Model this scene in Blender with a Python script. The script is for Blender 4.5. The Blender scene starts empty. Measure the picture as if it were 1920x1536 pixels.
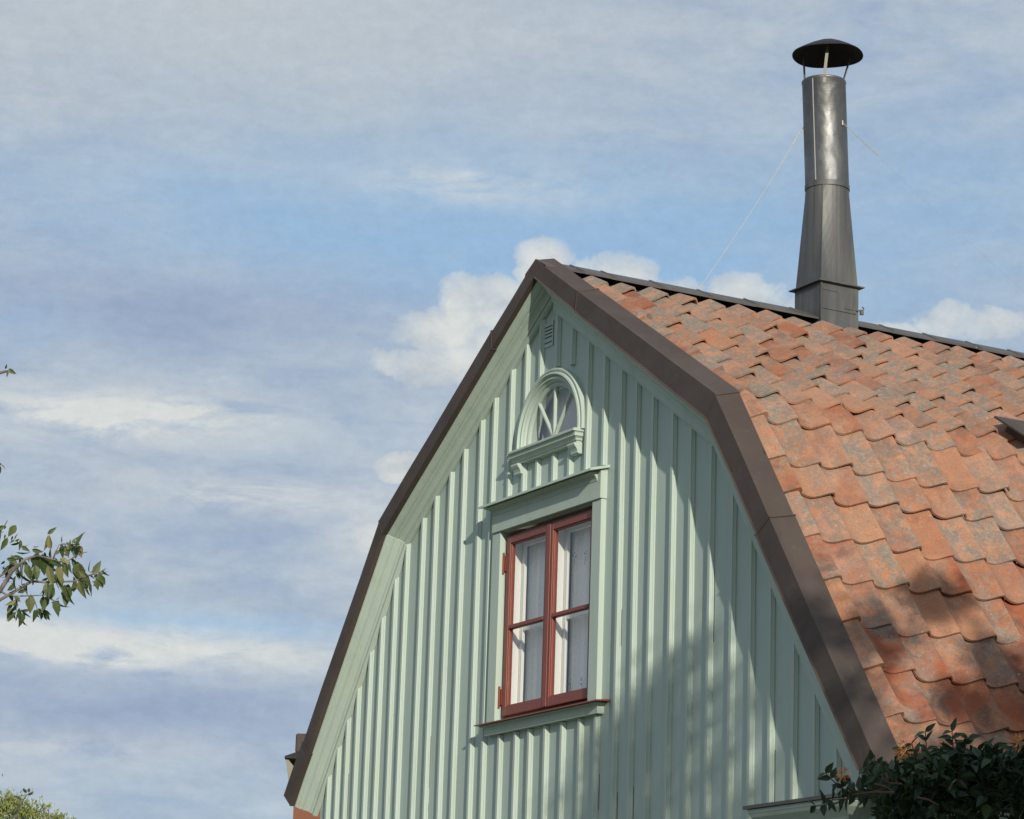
import bpy, math, random
from mathutils import Vector, Matrix
import numpy as np
rnd = random.Random(7)
sc = bpy.context.scene
C = sc.collection
Z0 = 5.1                      # height of the survey datum above the ground

# ------------------------------------------------------------------ camera
YAW, PITCH, ROLL = 1.07363, 0.24275, 0.03290
CAM = Vector((16.5442, -9.3098, -3.4883 + Z0))
f_ = Vector((-math.sin(YAW) * math.cos(PITCH), math.cos(YAW) * math.cos(PITCH), math.sin(PITCH)))
r_ = Vector((math.cos(YAW), math.sin(YAW), 0))
u_ = r_.cross(f_)
r2 = r_ * math.cos(ROLL) + u_ * math.sin(ROLL)
u2 = -r_ * math.sin(ROLL) + u_ * math.cos(ROLL)
cd = bpy.data.cameras.new('camera')
cam = bpy.data.objects.new('camera', cd)
C.objects.link(cam)
M = Matrix((r2, u2, -f_)).transposed().to_4x4()
M.translation = CAM
cam.matrix_world = M
cd.sensor_width = 36
cd.lens = 5329.7 / 1920 * 36
cd.clip_start = 0.1
cd.clip_end = 3000
sc.camera = cam

# ------------------------------------------------------------------ world
SUN = Vector((3.45, -1.0, 1.15)).normalized()     # towards the sun
EL = math.asin(SUN.z)
AZ = math.atan2(SUN.x, SUN.y)
w = bpy.data.worlds.new('World')
sc.world = w
w.use_nodes = True
nt = w.node_tree
N, L = nt.nodes, nt.links
N.clear()


def nd(t, **k):
    n = N.new(t)
    for a, b in k.items():
        setattr(n, a, b)
    return n


def mth(op, a, b=None, c=None, clamp=False):
    n = nd('ShaderNodeMath', operation=op, use_clamp=clamp)
    for i, v in enumerate((a, b, c)):
        if v is None:
            continue
        if isinstance(v, (int, float)):
            n.inputs[i].default_value = v
        else:
            L.new(v, n.inputs[i])
    return n.outputs[0]


out = nd('ShaderNodeOutputWorld')
bg = nd('ShaderNodeBackground')
L.new(bg.outputs[0], out.inputs[0])
sky = nd('ShaderNodeTexSky', sky_type='NISHITA', sun_disc=False)
sky.sun_elevation = EL
sky.sun_rotation = AZ
sky.air_density = 1.0
sky.dust_density = 1.2
sky.ozone_density = 1.4
SKY = 0.1
tc = nd('ShaderNodeTexCoord')
sep = nd('ShaderNodeSeparateXYZ')
L.new(tc.outputs['Generated'], sep.inputs[0])
az = mth('MULTIPLY', mth('ARCTAN2', sep.outputs[0], sep.outputs[1]), 57.2958)
el = mth('MULTIPLY', mth('ARCSINE', sep.outputs[2]), 57.2958)
cv = nd('ShaderNodeCombineXYZ')          # sky dome coordinates in degrees
L.new(az, cv.inputs[0]); L.new(el, cv.inputs[1])


def noise(scale, detail, stretch=(1, 1, 1), off=(0, 0, 0), rough=0.5, dist=0.0, rot=0):
    mp = nd('ShaderNodeMapping')
    mp.inputs['Scale'].default_value = stretch
    mp.inputs['Location'].default_value = off
    mp.inputs['Rotation'].default_value = (0, 0, rot)
    L.new(cv.outputs[0], mp.inputs[0])
    n = nd('ShaderNodeTexNoise')
    n.inputs['Scale'].default_value = scale
    n.inputs['Detail'].default_value = detail
    n.inputs['Roughness'].default_value = rough
    n.inputs['Distortion'].default_value = dist
    L.new(mp.outputs[0], n.inputs[0])
    return n.outputs[0]


def blob(a, e, sa, se, nz=None, k=0.0):
    x = mth('DIVIDE', mth('SUBTRACT', az, a), sa)
    y = mth('DIVIDE', mth('SUBTRACT', el, e), se)
    d = mth('ADD', mth('MULTIPLY', x, x), mth('MULTIPLY', y, y))
    if nz is not None:
        d = mth('ADD', d, mth('MULTIPLY', mth('SUBTRACT', nz, 0.5), k))
    return mth('POWER', 2.71828, mth('MULTIPLY', d, -1.0))


def ramp(v, stops, interp='LINEAR'):
    n = nd('ShaderNodeValToRGB')
    n.color_ramp.interpolation = interp
    els = n.color_ramp.elements
    while len(els) < len(stops):
        els.new(0.5)
    for e_, (p, c) in zip(els, stops):
        e_.position = p
        e_.color = (c, c, c, 1) if not isinstance(c, tuple) else (*c, 1)
    L.new(v, n.inputs[0])
    return n.outputs[0]


def mixc(fac, a, b):
    n = nd('ShaderNodeMix', data_type='RGBA')
    if isinstance(fac, (int, float)):
        n.inputs[0].default_value = fac
    else:
        L.new(fac, n.inputs[0])
    for i, v in ((6, a), (7, b)):
        if isinstance(v, tuple):
            n.inputs[i].default_value = (*v, 1)
        else:
            L.new(v, n.inputs[i])
    return n.outputs[2]


skyc = nd('ShaderNodeVectorMath', operation='SCALE')
L.new(sky.outputs[0], skyc.inputs[0])
skyc.inputs['Scale'].default_value = SKY
base = mixc(0.62, skyc.outputs[0], (0.36, 0.56, 0.80))
# thin high veil that greys the blue nearly everywhere
veil_n = noise(0.16, 6, (0.55, 1.5, 1), (3.1, 1.7, 0), 0.55, 0.5, -0.12)
fine = noise(0.75, 7, (0.5, 1.6, 1), (8.3, 2.2, 0), 0.6, 0.3, -0.1)
gap = mth('ADD', blob(-64.5, 17.7, 6.5, 1.9, fine, 1.2), mth('MULTIPLY', blob(-58.0, 17.0, 6.0, 1.7, fine, 1.0), 0.95))
gap = mth('ADD', gap, mth('MULTIPLY', blob(-67.2, 9.3, 3.4, 0.30, fine, 1.5), 0.8))
gap = mth('ADD', gap, mth('MULTIPLY', blob(-71.5, 15.2, 1.6, 0.5, fine, 1.2), 0.5))
gap = mth('ADD', gap, mth('MULTIPLY', blob(-51.5, 18.5, 3.5, 2.6, fine, 1.0), 0.45))
veil = mth('ADD', ramp(veil_n, [(0.3, 0.66), (0.65, 1.0)]), mth('MULTIPLY', gap, -0.72), None, True)
greyv = mixc(ramp(fine, [(0.34, 0.0), (0.64, 1.0)]), (0.35, 0.43, 0.56), (0.51, 0.565, 0.615))
col = mixc(veil, base, greyv)
# darker blue-grey cloud bases
dk = mth('ADD', blob(-68.5, 15.6, 5.0, 0.9, fine, 1.2), blob(-69.5, 7.6, 7.0, 1.0, fine, 1.4))
dk = mth('ADD', dk, mth('MULTIPLY', blob(-66.5, 12.0, 3.5, 0.8, fine, 1.2), 0.6))
col = mixc(mth('MULTIPLY', dk, 0.8, None, True), col, (0.315, 0.395, 0.55))
# pale top
tp = mth('MULTIPLY', blob(-68.0, 21.8, 8.5, 2.4, fine, 0.8), 0.75)
tp = mth('MINIMUM', mth('MULTIPLY', tp, 1.25), 0.92)
col = mixc(tp, col, (0.51, 0.565, 0.61))
# long pale wisps, broken up
brk = noise(0.9, 8, (0.55, 1.9, 1), (6.1, 3.3, 0), 0.62, 0.4, -0.1)
ws = mth('ADD', blob(-69.6, 13.4, 3.2, 0.55, fine, 2.2), blob(-68.2, 8.75, 3.8, 0.42, fine, 2.6))
ws = mth('ADD', ws, mth('MULTIPLY', blob(-70.5, 6.7, 4.0, 0.35, fine, 2.4), 0.35))
ws = mth('ADD', ws, mth('MULTIPLY', blob(-66.8, 12.0, 3.6, 0.45, fine, 2.2), 0.55))
ws = mth('ADD', ws, mth('MULTIPLY', blob(-64.0, 11.3, 1.2, 0.55, fine, 2.0), 0.6))
ws = mth('ADD', ws, mth('MULTIPLY', blob(-62.3, 18.4, 2.6, 0.45, fine, 2.0), 0.5))
ws = mth('ADD', ws, mth('MULTIPLY', blob(-72.0, 9.0, 2.4, 0.35, fine, 2.2), 0.7))
ws = mth('MULTIPLY', ws, ramp(brk, [(0.36, 0.15), (0.56, 1.25)]))
col = mixc(mth('MULTIPLY', ws, 1.0, None, True), col, (0.68, 0.71, 0.70))
# low cumulus with crisp puffy tops
puff = noise(1.1, 8, (1, 1.15, 1), (1.3, 4.4, 0), 0.6, 0.15)
cu = None
for a, e, sa, se, wgt in ((-60.95, 16.8, 0.75, 0.62, 1), (-60.3, 16.4, 0.9, 0.6, 1), (-59.3, 16.35, 0.95, 0.80, 1), (-58.3, 16.0, 1.0, 0.72, 1),
                          (-56.7, 16.05, 1.0, 0.82, 1), (-55.6, 15.6, 0.9, 0.7, 1), (-62.0, 16.0, 1.1, 0.66, 1), (-62.6, 15.9, .6, .75, .95),
                          (-63.1, 15.45, 1.25, 0.6, .85), (-62.8, 14.8, 1.7, 0.6, .74), (-63.4, 14.7, 1.6, .6, .5), (-52.0, 15.75, 1.7, .5, .66), (-63.75, 12.65, 0.6, 0.36, 1.0),
                          (-49.0, 15.3, 1.5, .6, .6), (-60.0, 15.3, 3.5, .9, .9), (-64.2, 11.2, .7, .35, .7), (-53.6, 15.4, .8, .5, .7)):
    b = mth('MULTIPLY', blob(a, e, sa, se), wgt)
    cu = b if cu is None else mth('MAXIMUM', cu, b)
cu = mth('ADD', cu, mth('MULTIPLY', mth('SUBTRACT', puff, 0.5), 0.95))
cum = ramp(cu, [(0.36, 0.0), (0.47, 0.6), (0.72, 1.0)], 'LINEAR')
under = noise(0.8, 6, (1, 1.3, 1), (4.3, 9.4, 0), 0.6, 0.3)
col = mixc(mth('MULTIPLY', cum, 0.9), col, mixc(ramp(under, [(0.36, 0.0), (0.62, 1.0)]), (0.54, 0.585, 0.62), (0.73, 0.75, 0.72)))
# fine broken cloud texture
tex = noise(2.6, 9, (0.9, 1.3, 1), (2.0, 7.0, 0), 0.72, 0.2, -0.15)
tx2 = nd('ShaderNodeMix', data_type='RGBA', blend_type='MULTIPLY')
tx2.inputs[0].default_value = 1.0
L.new(col, tx2.inputs[6]); L.new(ramp(tex, [(0.25, 0.92), (0.75, 1.07)]), tx2.inputs[7])
col = tx2.outputs[2]
# below the horizon: dull ground haze
col = mixc(ramp(mth('MULTIPLY', el, 0.1), [(0.0, 1.0), (0.12, 0.0)]), col, (0.30, 0.33, 0.33))
L.new(col, bg.inputs[0])
bg.inputs[1].default_value = 1.0

sd = bpy.data.lights.new('sun', 'SUN')
sd.energy = 4.0
sd.angle = math.radians(0.53)
sd.color = (1.0, 0.925, 0.80)
sun = bpy.data.objects.new('sun', sd)
C.objects.link(sun)
sun.location = (40, -10, 40)
sun.rotation_euler = SUN.to_track_quat('Z', 'Y').to_euler()

sc.view_settings.view_transform = 'Standard'
sc.view_settings.look = 'None'
sc.view_settings.exposure = 0.0
sc.view_settings.gamma = 1.0


# ------------------------------------------------------------------ materials
class Mat:
    def __init__(s, name, color, rough=0.6, metal=0.0, spec=0.5):
        s.m = bpy.data.materials.new(name)
        s.m.use_nodes = True
        s.t = s.m.node_tree
        s.p = s.t.nodes['Principled BSDF']
        s.p.inputs['Base Color'].default_value = (*color, 1)
        s.p.inputs['Roughness'].default_value = rough
        s.p.inputs['Metallic'].default_value = metal
        s.p.inputs['Specular IOR Level'].default_value = spec
        s.cur = tuple(color)
        s.h = None

    def co(s, scale=(1, 1, 1)):
        tcn = s.t.nodes.new('ShaderNodeTexCoord')
        mp = s.t.nodes.new('ShaderNodeMapping')
        mp.inputs['Scale'].default_value = scale
        s.t.links.new(tcn.outputs['Object'], mp.inputs[0])
        return mp.outputs[0]

    def noise(s, sc_, stretch=(1, 1, 1), detail=5, rough=0.55, dist=0.0):
        n = s.t.nodes.new('ShaderNodeTexNoise')
        n.inputs['Scale'].default_value = sc_
        n.inputs['Detail'].default_value = detail
        n.inputs['Roughness'].default_value = rough
        n.inputs['Distortion'].default_value = dist
        s.t.links.new(s.co(stretch), n.inputs[0])
        return n.outputs[0]

    def ramp(s, v, lo, hi, a=0.0, b=1.0):
        n = s.t.nodes.new('ShaderNodeMapRange')
        n.inputs[1].default_value = lo
        n.inputs[2].default_value = hi
        n.inputs[3].default_value = a
        n.inputs[4].default_value = b
        s.t.links.new(v, n.inputs[0])
        return n.outputs[0]

    def mul(s, a, b):
        n = s.t.nodes.new('ShaderNodeMath')
        n.operation = 'MULTIPLY'
        s.t.links.new(a, n.inputs[0])
        if isinstance(b, float):
            n.inputs[1].default_value = b
        else:
            s.t.links.new(b, n.inputs[1])
        return n.outputs[0]

    def mix(s, fac, color, blend='MIX'):
        n = s.t.nodes.new('ShaderNodeMix')
        n.data_type = 'RGBA'
        n.blend_type = blend
        if isinstance(fac, float):
            n.inputs[0].default_value = fac
        else:
            s.t.links.new(fac, n.inputs[0])
        for i, v in ((6, s.cur), (7, color)):
            if isinstance(v, tuple):
                n.inputs[i].default_value = (*v[:3], 1)
            else:
                s.t.links.new(v, n.inputs[i])
        s.cur = n.outputs[2]
        s.t.links.new(s.cur, s.p.inputs['Base Color'])
        return s

    def attr(s, name):
        n = s.t.nodes.new('ShaderNodeAttribute')
        n.attribute_name = name
        return n

    def bump(s, v, strength, dist=0.01):
        n = s.t.nodes.new('ShaderNodeBump')
        n.inputs['Strength'].default_value = strength
        n.inputs['Distance'].default_value = dist
        s.t.links.new(v, n.inputs['Height'])
        if s.h is not None:
            s.t.links.new(s.h, n.inputs['Normal'])
        s.h = n.outputs[0]
        s.t.links.new(s.h, s.p.inputs['Normal'])
        return s

    def rough(s, v):
        s.t.links.new(v, s.p.inputs['Roughness'])
        return s


def paint(name, col, old=0.5):
    a = Mat(name, col, 0.62, 0, 0.3)
    n1 = a.noise(1.1, (1, 1, .5), 4)
    a.mix(a.ramp(n1, .35, .7, 0, .45), tuple(c * .84 for c in col))
    n2 = a.noise(9, (1, 1, .10), 6, .65)
    a.mix(a.ramp(n2, .52, .72, 0, .42 * old), (col[0] * .7, col[1] * .72, col[2] * .66))
    n3 = a.noise(42, (1, 1, .25), 5, .7)
    a.mix(a.ramp(n3, .64, .76, 0, .5 * old), (col[0] * .55, col[1] * .55, col[2] * .5))
    n4 = a.noise(3.0, (1, 1, 1), 5, .6)
    a.mix(a.ramp(n4, .5, .72, 0, .35 * old), (col[0] * 1.02, col[1] * .97, col[2] * .80))
    a.bump(a.noise(60, (1, 1, .05), 4), .25, .004)
    a.bump(a.noise(5, (1, 1, .3), 3), .35, .012)
    return a.m


GREEN = (0.41, 0.495, 0.445)
m_board = paint('sage_green_board_paint', GREEN)
m_trim = paint('sage_green_trim_paint', (0.435, 0.515, 0.452), .9)
a = Mat('brown_sheet_metal', (0.062, 0.046, 0.039), 0.58, 0.0, .22)
a.mix(a.ramp(a.noise(2.2, (1, 1, 1), 5), .35, .7, 0, .7), (0.092, 0.071, 0.060))
a.mix(a.ramp(a.noise(14, (1, 1, 1), 6, .7), .58, .72, 0, .35), (0.13, 0.115, 0.10))
a.rough(a.ramp(a.noise(6, (1, 1, 1), 4), .3, .7, .5, .72))
a.bump(a.noise(2.5, (1, 1, 1), 2), .35, .02)
m_flash = a.m
a = Mat('grey_weathered_ridge_metal', (0.065, 0.058, 0.053), 0.5, 0.0, .4)
a.mix(a.ramp(a.noise(3, (1, 1, 1), 5), .35, .7, 0, .8), (0.11, 0.098, 0.088))
a.mix(a.ramp(a.noise(22, (1, 1, 1), 6, .7), .66, .72, 0, .8), (0.42, 0.42, 0.38))
m_ridge = a.m
a = Mat('dark_underlay', (0.018, 0.015, 0.013), .8)
a.mix(a.ramp(a.noise(5), .4, .7, 0, .6), (0.03, 0.025, 0.02))
m_under = a.m

# clay tile: attribute 'tint' = (hue mix, lichen, soot), 'along' = position down the tile
a = Mat('weathered_clay_tile', (0.44, 0.195, 0.092), .9, 0, .15)
t_ = a.attr('tint')
sp = a.t.nodes.new('ShaderNodeSeparateColor')
a.t.links.new(t_.outputs['Color'], sp.inputs[0])
a.mix(sp.outputs[0], (0.47, 0.255, 0.165))
a.mix(a.ramp(a.noise(2.3, (1, 1, 1), 4), .42, .68, 0, .6), (0.40, 0.145, 0.07))
lich = a.noise(9, (1, 1, 1), 9, .74)
lf = a.mul(a.ramp(lich, .385, .56, 0, .95), sp.outputs[1])
a.mix(lf, (0.205, 0.18, 0.15))
fn = a.noise(34, (1, 1, 1), 7, .75)
a.mix(a.mul(a.ramp(fn, .50, .66, 0, .85), sp.outputs[1]), (0.33, 0.30, 0.255))
rb = a.noise(3.1, (1, 1, 1), 5, .6, .3)
a.mix(a.mul(a.ramp(rb, .40, .60, 0, .9), sp.outputs[2]), (0.30, 0.085, 0.04))
so = a.noise(5.2, (1, 1, 1), 8, .72, .5)
a.mix(a.mul(a.ramp(so, .50, .64, 0, .85), sp.outputs[2]), (0.115, 0.075, 0.058))
a.mix(a.ramp(a.noise(38, (1, 1, 1), 3, .6), .70, .74, 0, .55), (0.60, 0.58, 0.50))
a.mix(a.ramp(a.noise(70, (1, 1, 1), 6, .75), .50, .70, 0, .65), (0.155, 0.10, 0.07))
a.bump(a.noise(90, (1, 1, 1), 6, .7), .5, .004)
a.bump(a.noise(12, (1, 1, 1), 4), .35, .012)
m_tile = a.m

a = Mat('galvanised_pipe', (0.165, 0.17, 0.172), .42, .8)
a.mix(a.ramp(a.noise(3, (1, 1, .6), 5), .35, .7, 0, .8), (0.095, 0.098, 0.10))
a.rough(a.ramp(a.noise(6, (1, 1, .8), 5), .3, .7, .38, .62))
a.mix(a.ramp(a.noise(16, (1, 1, .08), 6, .7), .5, .7, 0, .5), (0.19, 0.18, 0.16))
a.bump(a.noise(3.5, (1, 1, .8), 3), .8, .03)
a.bump(a.noise(9, (1, 1, 2), 3), .25, .012)
m_pipe = a.m
a = Mat('weathered_black_sheet', (0.085, 0.089, 0.09), .55, .4)
a.mix(a.ramp(a.noise(14, (1, 1, .07), 6, .65), .38, .66, 0, .75), (0.165, 0.16, 0.145))
a.mix(a.ramp(a.noise(5, (1, 1, .5), 6, .6), .5, .7, 0, .6), (0.075, 0.08, 0.082))
a.bump(a.noise(3, (1, 1, 1), 3), .35, .02)
m_sheet = a.m
m_cap = Mat('sooty_metal_and_gap_dark', (0.012, 0.012, 0.013), .6, .2).m  # also used for the dark of vent slots and batten gaps
m_wire = Mat('steel_wire', (0.50, 0.48, 0.44), .5, .3).m
m_seam = Mat('bright_seam_metal', (0.45, 0.44, 0.41), .5, .3).m
m_strut = Mat('cap_strut_metal', (0.16, 0.15, 0.13), .5, .4).m

a = Mat('red_ochre_window_paint', (0.205, 0.050, 0.030), .45, 0, .5)
a.mix(a.ramp(a.noise(4, (1, 1, .3), 5), .4, .7, 0, .6), (0.18, 0.036, 0.022))
a.mix(a.ramp(a.noise(40, (1, 1, .2), 5, .7), .6, .75, 0, .6), (0.32, 0.10, 0.07))
m_red = a.m
a = Mat('white_interior_paint', (0.86, 0.86, 0.82), .5)
a.mix(a.ramp(a.noise(6, (1, 1, .3), 4), .5, .8, 0, .3), (0.7, 0.7, 0.66))
m_white = a.m
a = Mat('white_lace', (0.90, 0.91, 0.90), .9)
a.mix(a.ramp(a.noise(90, (1, 1, 1), 4), .4, .65, 0, .45), (0.66, 0.67, 0.68))
m_lace = a.m
m_lace2 = Mat('glass_lightening_net', (0.62, 0.61, 0.64), .9).m
m_stitch = Mat('grey_embroidery', (0.10, 0.10, 0.12), .9).m
a = Mat('pale_room_plaster', (0.55, 0.53, 0.52), .9)
m_room = a.m

m_glass = bpy.data.materials.new('window_glass')
m_glass.use_nodes = True
gt = m_glass.node_tree
gt.nodes.clear()
go = gt.nodes.new('ShaderNodeOutputMaterial')
gm = gt.nodes.new('ShaderNodeMixShader')
gtr = gt.nodes.new('ShaderNodeBsdfTransparent')
gtr.inputs[0].default_value = (0.97, 0.98, 0.97, 1)
ggl = gt.nodes.new('ShaderNodeBsdfGlossy')
ggl.inputs['Roughness'].default_value = 0.03
gw = gt.nodes.new('ShaderNodeLayerWeight'); gw.inputs[0].default_value = .5
gp_ = gt.nodes.new('ShaderNodeMath'); gp_.operation = 'POWER'; gp_.inputs[1].default_value = 3.2
gt.links.new(gw.outputs['Facing'], gp_.inputs[0])
gf = gt.nodes.new('ShaderNodeMath'); gf.operation = 'MULTIPLY_ADD'; gf.inputs[1].default_value = .75; gf.inputs[2].default_value = .04
gt.links.new(gp_.outputs[0], gf.inputs[0])
gnz = gt.nodes.new('ShaderNodeTexNoise'); gnz.inputs['Scale'].default_value = 3
gb = gt.nodes.new('ShaderNodeBump'); gb.inputs['Strength'].default_value = .12; gb.inputs['Distance'].default_value = .02
gt.links.new(gnz.outputs[0], gb.inputs['Height']); gt.links.new(gb.outputs[0], ggl.inputs['Normal'])
gt.links.new(gf.outputs[0], gm.inputs[0]); gt.links.new(gtr.outputs[0], gm.inputs[1])
gt.links.new(ggl.outputs[0], gm.inputs[2]); gt.links.new(gm.outputs[0], go.inputs[0])

a = Mat('orange_render', (0.20, 0.078, 0.042), .85)
a.mix(a.ramp(a.noise(1.2, (1, 1, 1), 5), .4, .7, 0, .6), (0.15, 0.058, 0.032))
m_orange = a.m
a = Mat('fieldstone', (0.25, 0.24, 0.22), .9)
a.mix(a.ramp(a.noise(3), .4, .6, 0, 1), (0.16, 0.155, 0.15))
m_stone = a.m
a = Mat('lawn', (0.10, 0.115, 0.06), .95)
a.mix(a.ramp(a.noise(.35, (1, 1, 1), 6), .35, .7, 0, 1), (0.15, 0.14, 0.10))
a.mix(a.ramp(a.noise(12, (1, 1, 1), 6), .45, .7, 0, .7), (0.045, 0.075, 0.02))
a.bump(a.noise(30, (1, 1, 1), 5), .6, .05)
m_grass = a.m
a = Mat('bark', (0.12, 0.10, 0.085), .9)
a.mix(a.ramp(a.noise(16, (1, 1, .3), 5), .45, .65, 0, .8), (0.27, 0.25, 0.22))
a.bump(a.noise(30, (1, 1, .2), 4), .5, .01)
m_bark = a.m
m_twig = Mat('reddish_twig', (0.10, 0.055, 0.04), .8).m


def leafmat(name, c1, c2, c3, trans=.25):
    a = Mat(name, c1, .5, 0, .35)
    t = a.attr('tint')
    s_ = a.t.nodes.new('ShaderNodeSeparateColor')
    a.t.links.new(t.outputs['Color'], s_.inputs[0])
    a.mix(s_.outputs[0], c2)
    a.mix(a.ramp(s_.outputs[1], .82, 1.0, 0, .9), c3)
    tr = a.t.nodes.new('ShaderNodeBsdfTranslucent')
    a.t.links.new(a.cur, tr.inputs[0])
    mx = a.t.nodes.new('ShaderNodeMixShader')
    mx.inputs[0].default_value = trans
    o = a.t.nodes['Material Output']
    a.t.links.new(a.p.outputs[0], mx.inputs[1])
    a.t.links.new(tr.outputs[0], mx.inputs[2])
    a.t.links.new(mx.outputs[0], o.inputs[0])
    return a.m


m_leaf_tree = leafmat('tree_leaf', (0.060, 0.105, 0.032), (0.135, 0.165, 0.062), (0.30, 0.25, 0.11), .3)
m_leaf_vine = leafmat('shade_darkened_vine_leaf', (0.016, 0.036, 0.016), (0.034, 0.062, 0.028), (0.075, 0.10, 0.04), .12)  # greens lowered so the leaf colour itself carries the deep shade
m_leaf_yew = leafmat('bush_leaf', (0.22, 0.27, 0.07), (0.38, 0.40, 0.13), (0.10, 0.15, 0.04), .3)
m_leaf_dark = leafmat('shoot_leaf', (0.05, 0.065, 0.03), (0.06, 0.08, 0.035), (0.05, 0.06, 0.03), .15)
m_flower = Mat('orange_blossom', (0.62, 0.27, 0.06), .7).m
m_flower2 = Mat('coral_blossom', (0.60, 0.10, 0.06), .7).m


# ------------------------------------------------------------------ mesh helpers
class MB:
    def __init__(s):
        s.v = []
        s.f = []
        s.mi = []
        s.tint = []
        s.use_t = False

    def add(s, vs, fs, mi=0, tint=None):
        o = len(s.v)
        s.v += [tuple(p) for p in vs]
        s.f += [tuple(i + o for i in f) for f in fs]
        s.mi += [mi] * len(fs)
        if tint is not None:
            s.use_t = True
        s.tint += [tint or (0, 0, 0)] * len(vs)

    def box(s, a, b, mi=0):
        x0, y0, z0 = a
        x1, y1, z1 = b
        vs = [(x0, y0, z0), (x1, y0, z0), (x1, y1, z0), (x0, y1, z0), (x0, y0, z1), (x1, y0, z1), (x1, y1, z1), (x0, y1, z1)]
        s.add(vs, [(0, 3, 2, 1), (4, 5, 6, 7), (0, 1, 5, 4), (1, 2, 6, 5), (2, 3, 7, 6), (3, 0, 4, 7)], mi)

    def prism(s, rings, closed=True, caps=True, mi=0):
        """rings: list of equal-length point loops; skins them"""
        n = len(rings[0])
        vs = [p for r in rings for p in r]
        fs = []
        for i in range(len(rings) - 1):
            for j in range(n if closed else n - 1):
                k = (j + 1) % n
                fs.append((i * n + j, i * n + k, (i + 1) * n + k, (i + 1) * n + j))
        if caps and closed:
            fs.append(tuple(range(n))[::-1])
            fs.append(tuple(range((len(rings) - 1) * n, len(rings) * n)))
        s.add(vs, fs, mi)

    def tube(s, pts, rad, n=6, mi=0, tint=None):
        pts = [Vector(p) for p in pts]
        rs = rad if isinstance(rad, (list, tuple)) else [rad] * len(pts)
        vs, fs = [], []
        for i, p in enumerate(pts):
            d = (pts[min(i + 1, len(pts) - 1)] - pts[max(i - 1, 0)]).normalized()
            a_ = d.cross(Vector((0.3, 0.1, 1))).normalized()
            b_ = d.cross(a_)
            for j in range(n):
                t = 2 * math.pi * j / n
                vs.append(p + (a_ * math.cos(t) + b_ * math.sin(t)) * rs[i])
        for i in range(len(pts) - 1):
            for j in range(n):
                k = (j + 1) % n
                fs.append((i * n + j, i * n + k, (i + 1) * n + k, (i + 1) * n + j))
        fs.append(tuple(range(n))[::-1])
        fs.append(tuple(range(len(pts) * n - n, len(pts) * n)))
        s.add(vs, fs, mi, tint)

    def build(s, name, mats, parent=None, z=Z0, smooth=False, bevel=0, origin=(0, 0, 0)):
        me = bpy.data.meshes.new(name)
        ox, oy, oz = origin
        me.from_pydata([(x - ox, y - oy, zz + z - oz) for x, y, zz in s.v], [], s.f)
        if not isinstance(mats, (list, tuple)):
            mats = [mats]
        for m in mats:
            me.materials.append(m)
        me.polygons.foreach_set('material_index', s.mi)
        if s.use_t:
            at = me.color_attributes.new('tint', 'FLOAT_COLOR', 'POINT')
            arr = np.ones((len(s.v), 4), dtype=np.float32)
            arr[:, :3] = np.array(s.tint, dtype=np.float32)
            at.data.foreach_set('color', arr.ravel())
        me.update()
        o = bpy.data.objects.new(name, me)
        C.objects.link(o)
        if parent:
            o.parent = parent
        o.location = origin
        import bmesh
        bm = bmesh.new()
        bm.from_mesh(me)
        if not s.use_t:
            bmesh.ops.recalc_face_normals(bm, faces=bm.faces)
        bm.to_mesh(me)
        bm.free()
        if smooth:
            me.shade_smooth()
        if bevel:
            b = o.modifiers.new('bevel', 'BEVEL')
            b.width = bevel
            b.segments = 2
            b.limit_method = 'ANGLE'
            b.angle_limit = math.radians(40)
        return o


def tag(o, label=None, cat=None, group=None, kind=None):
    if label: o['label'] = label
    if cat: o['category'] = cat
    if group: o['group'] = group
    if kind: o['kind'] = kind
    return o


def empty(name, loc):
    o = bpy.data.objects.new(name, None)
    C.objects.link(o)
    o.location = loc
    o.empty_display_size = .3
    return o


# ------------------------------------------------------------------ ground
g = MB()
g.add([(-900, -900, 0), (900, -900, 0), (900, 900, 0), (-900, 900, 0)], [(0, 1, 2, 3)])
tag(g.build('ground', m_grass, z=0), kind='structure')

# ------------------------------------------------------------------ the house
house = empty('wooden_house', (0, 0, 0))
tag(house, 'sage green board and batten house with gambrel roof of orange clay tiles', 'house')

YB = 9.4                                    # back end of the house
OR = [(0, 2.266), (2.335, .82), (4.02, -1.605)]          # right verge, outer line
IR = [(0, 2.135), (2.229, .694), (3.845, -1.61)]
OL = [(0, 2.266), (-2.287, .795), (-3.765, -1.145)]
IL = [(0, 2.135), (-2.221, .686), (-3.64, -1.232)]


def lerp(a, b, t):
    return tuple(a[i] + (b[i] - a[i]) * t for i in range(len(a)))


def unit(v):
    l = math.hypot(*v)
    return (v[0] / l, v[1] / l)


def inner_normals(pts, sgn, apex_vertical=True):
    """mitre vectors pointing into the gable for a polyline apex->eave"""
    segn = []
    for i in range(len(pts) - 1):
        t = unit((pts[i + 1][0] - pts[i][0], pts[i + 1][1] - pts[i][1]))
        segn.append((t[1] * sgn, -t[0] * sgn) if True else None)
    out_ = []
    for i in range(len(pts)):
        if i == 0:
            n = segn[0]
            out_.append((0, -1 / abs(n[1])))
        elif i == len(pts) - 1:
            out_.append(segn[-1])
        else:
            a, b = segn[i - 1], segn[i]
            s_ = (a[0] + b[0], a[1] + b[1])
            k = 2 / (s_[0] ** 2 + s_[1] ** 2)
            out_.append((s_[0] * k, s_[1] * k))
    return out_


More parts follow.
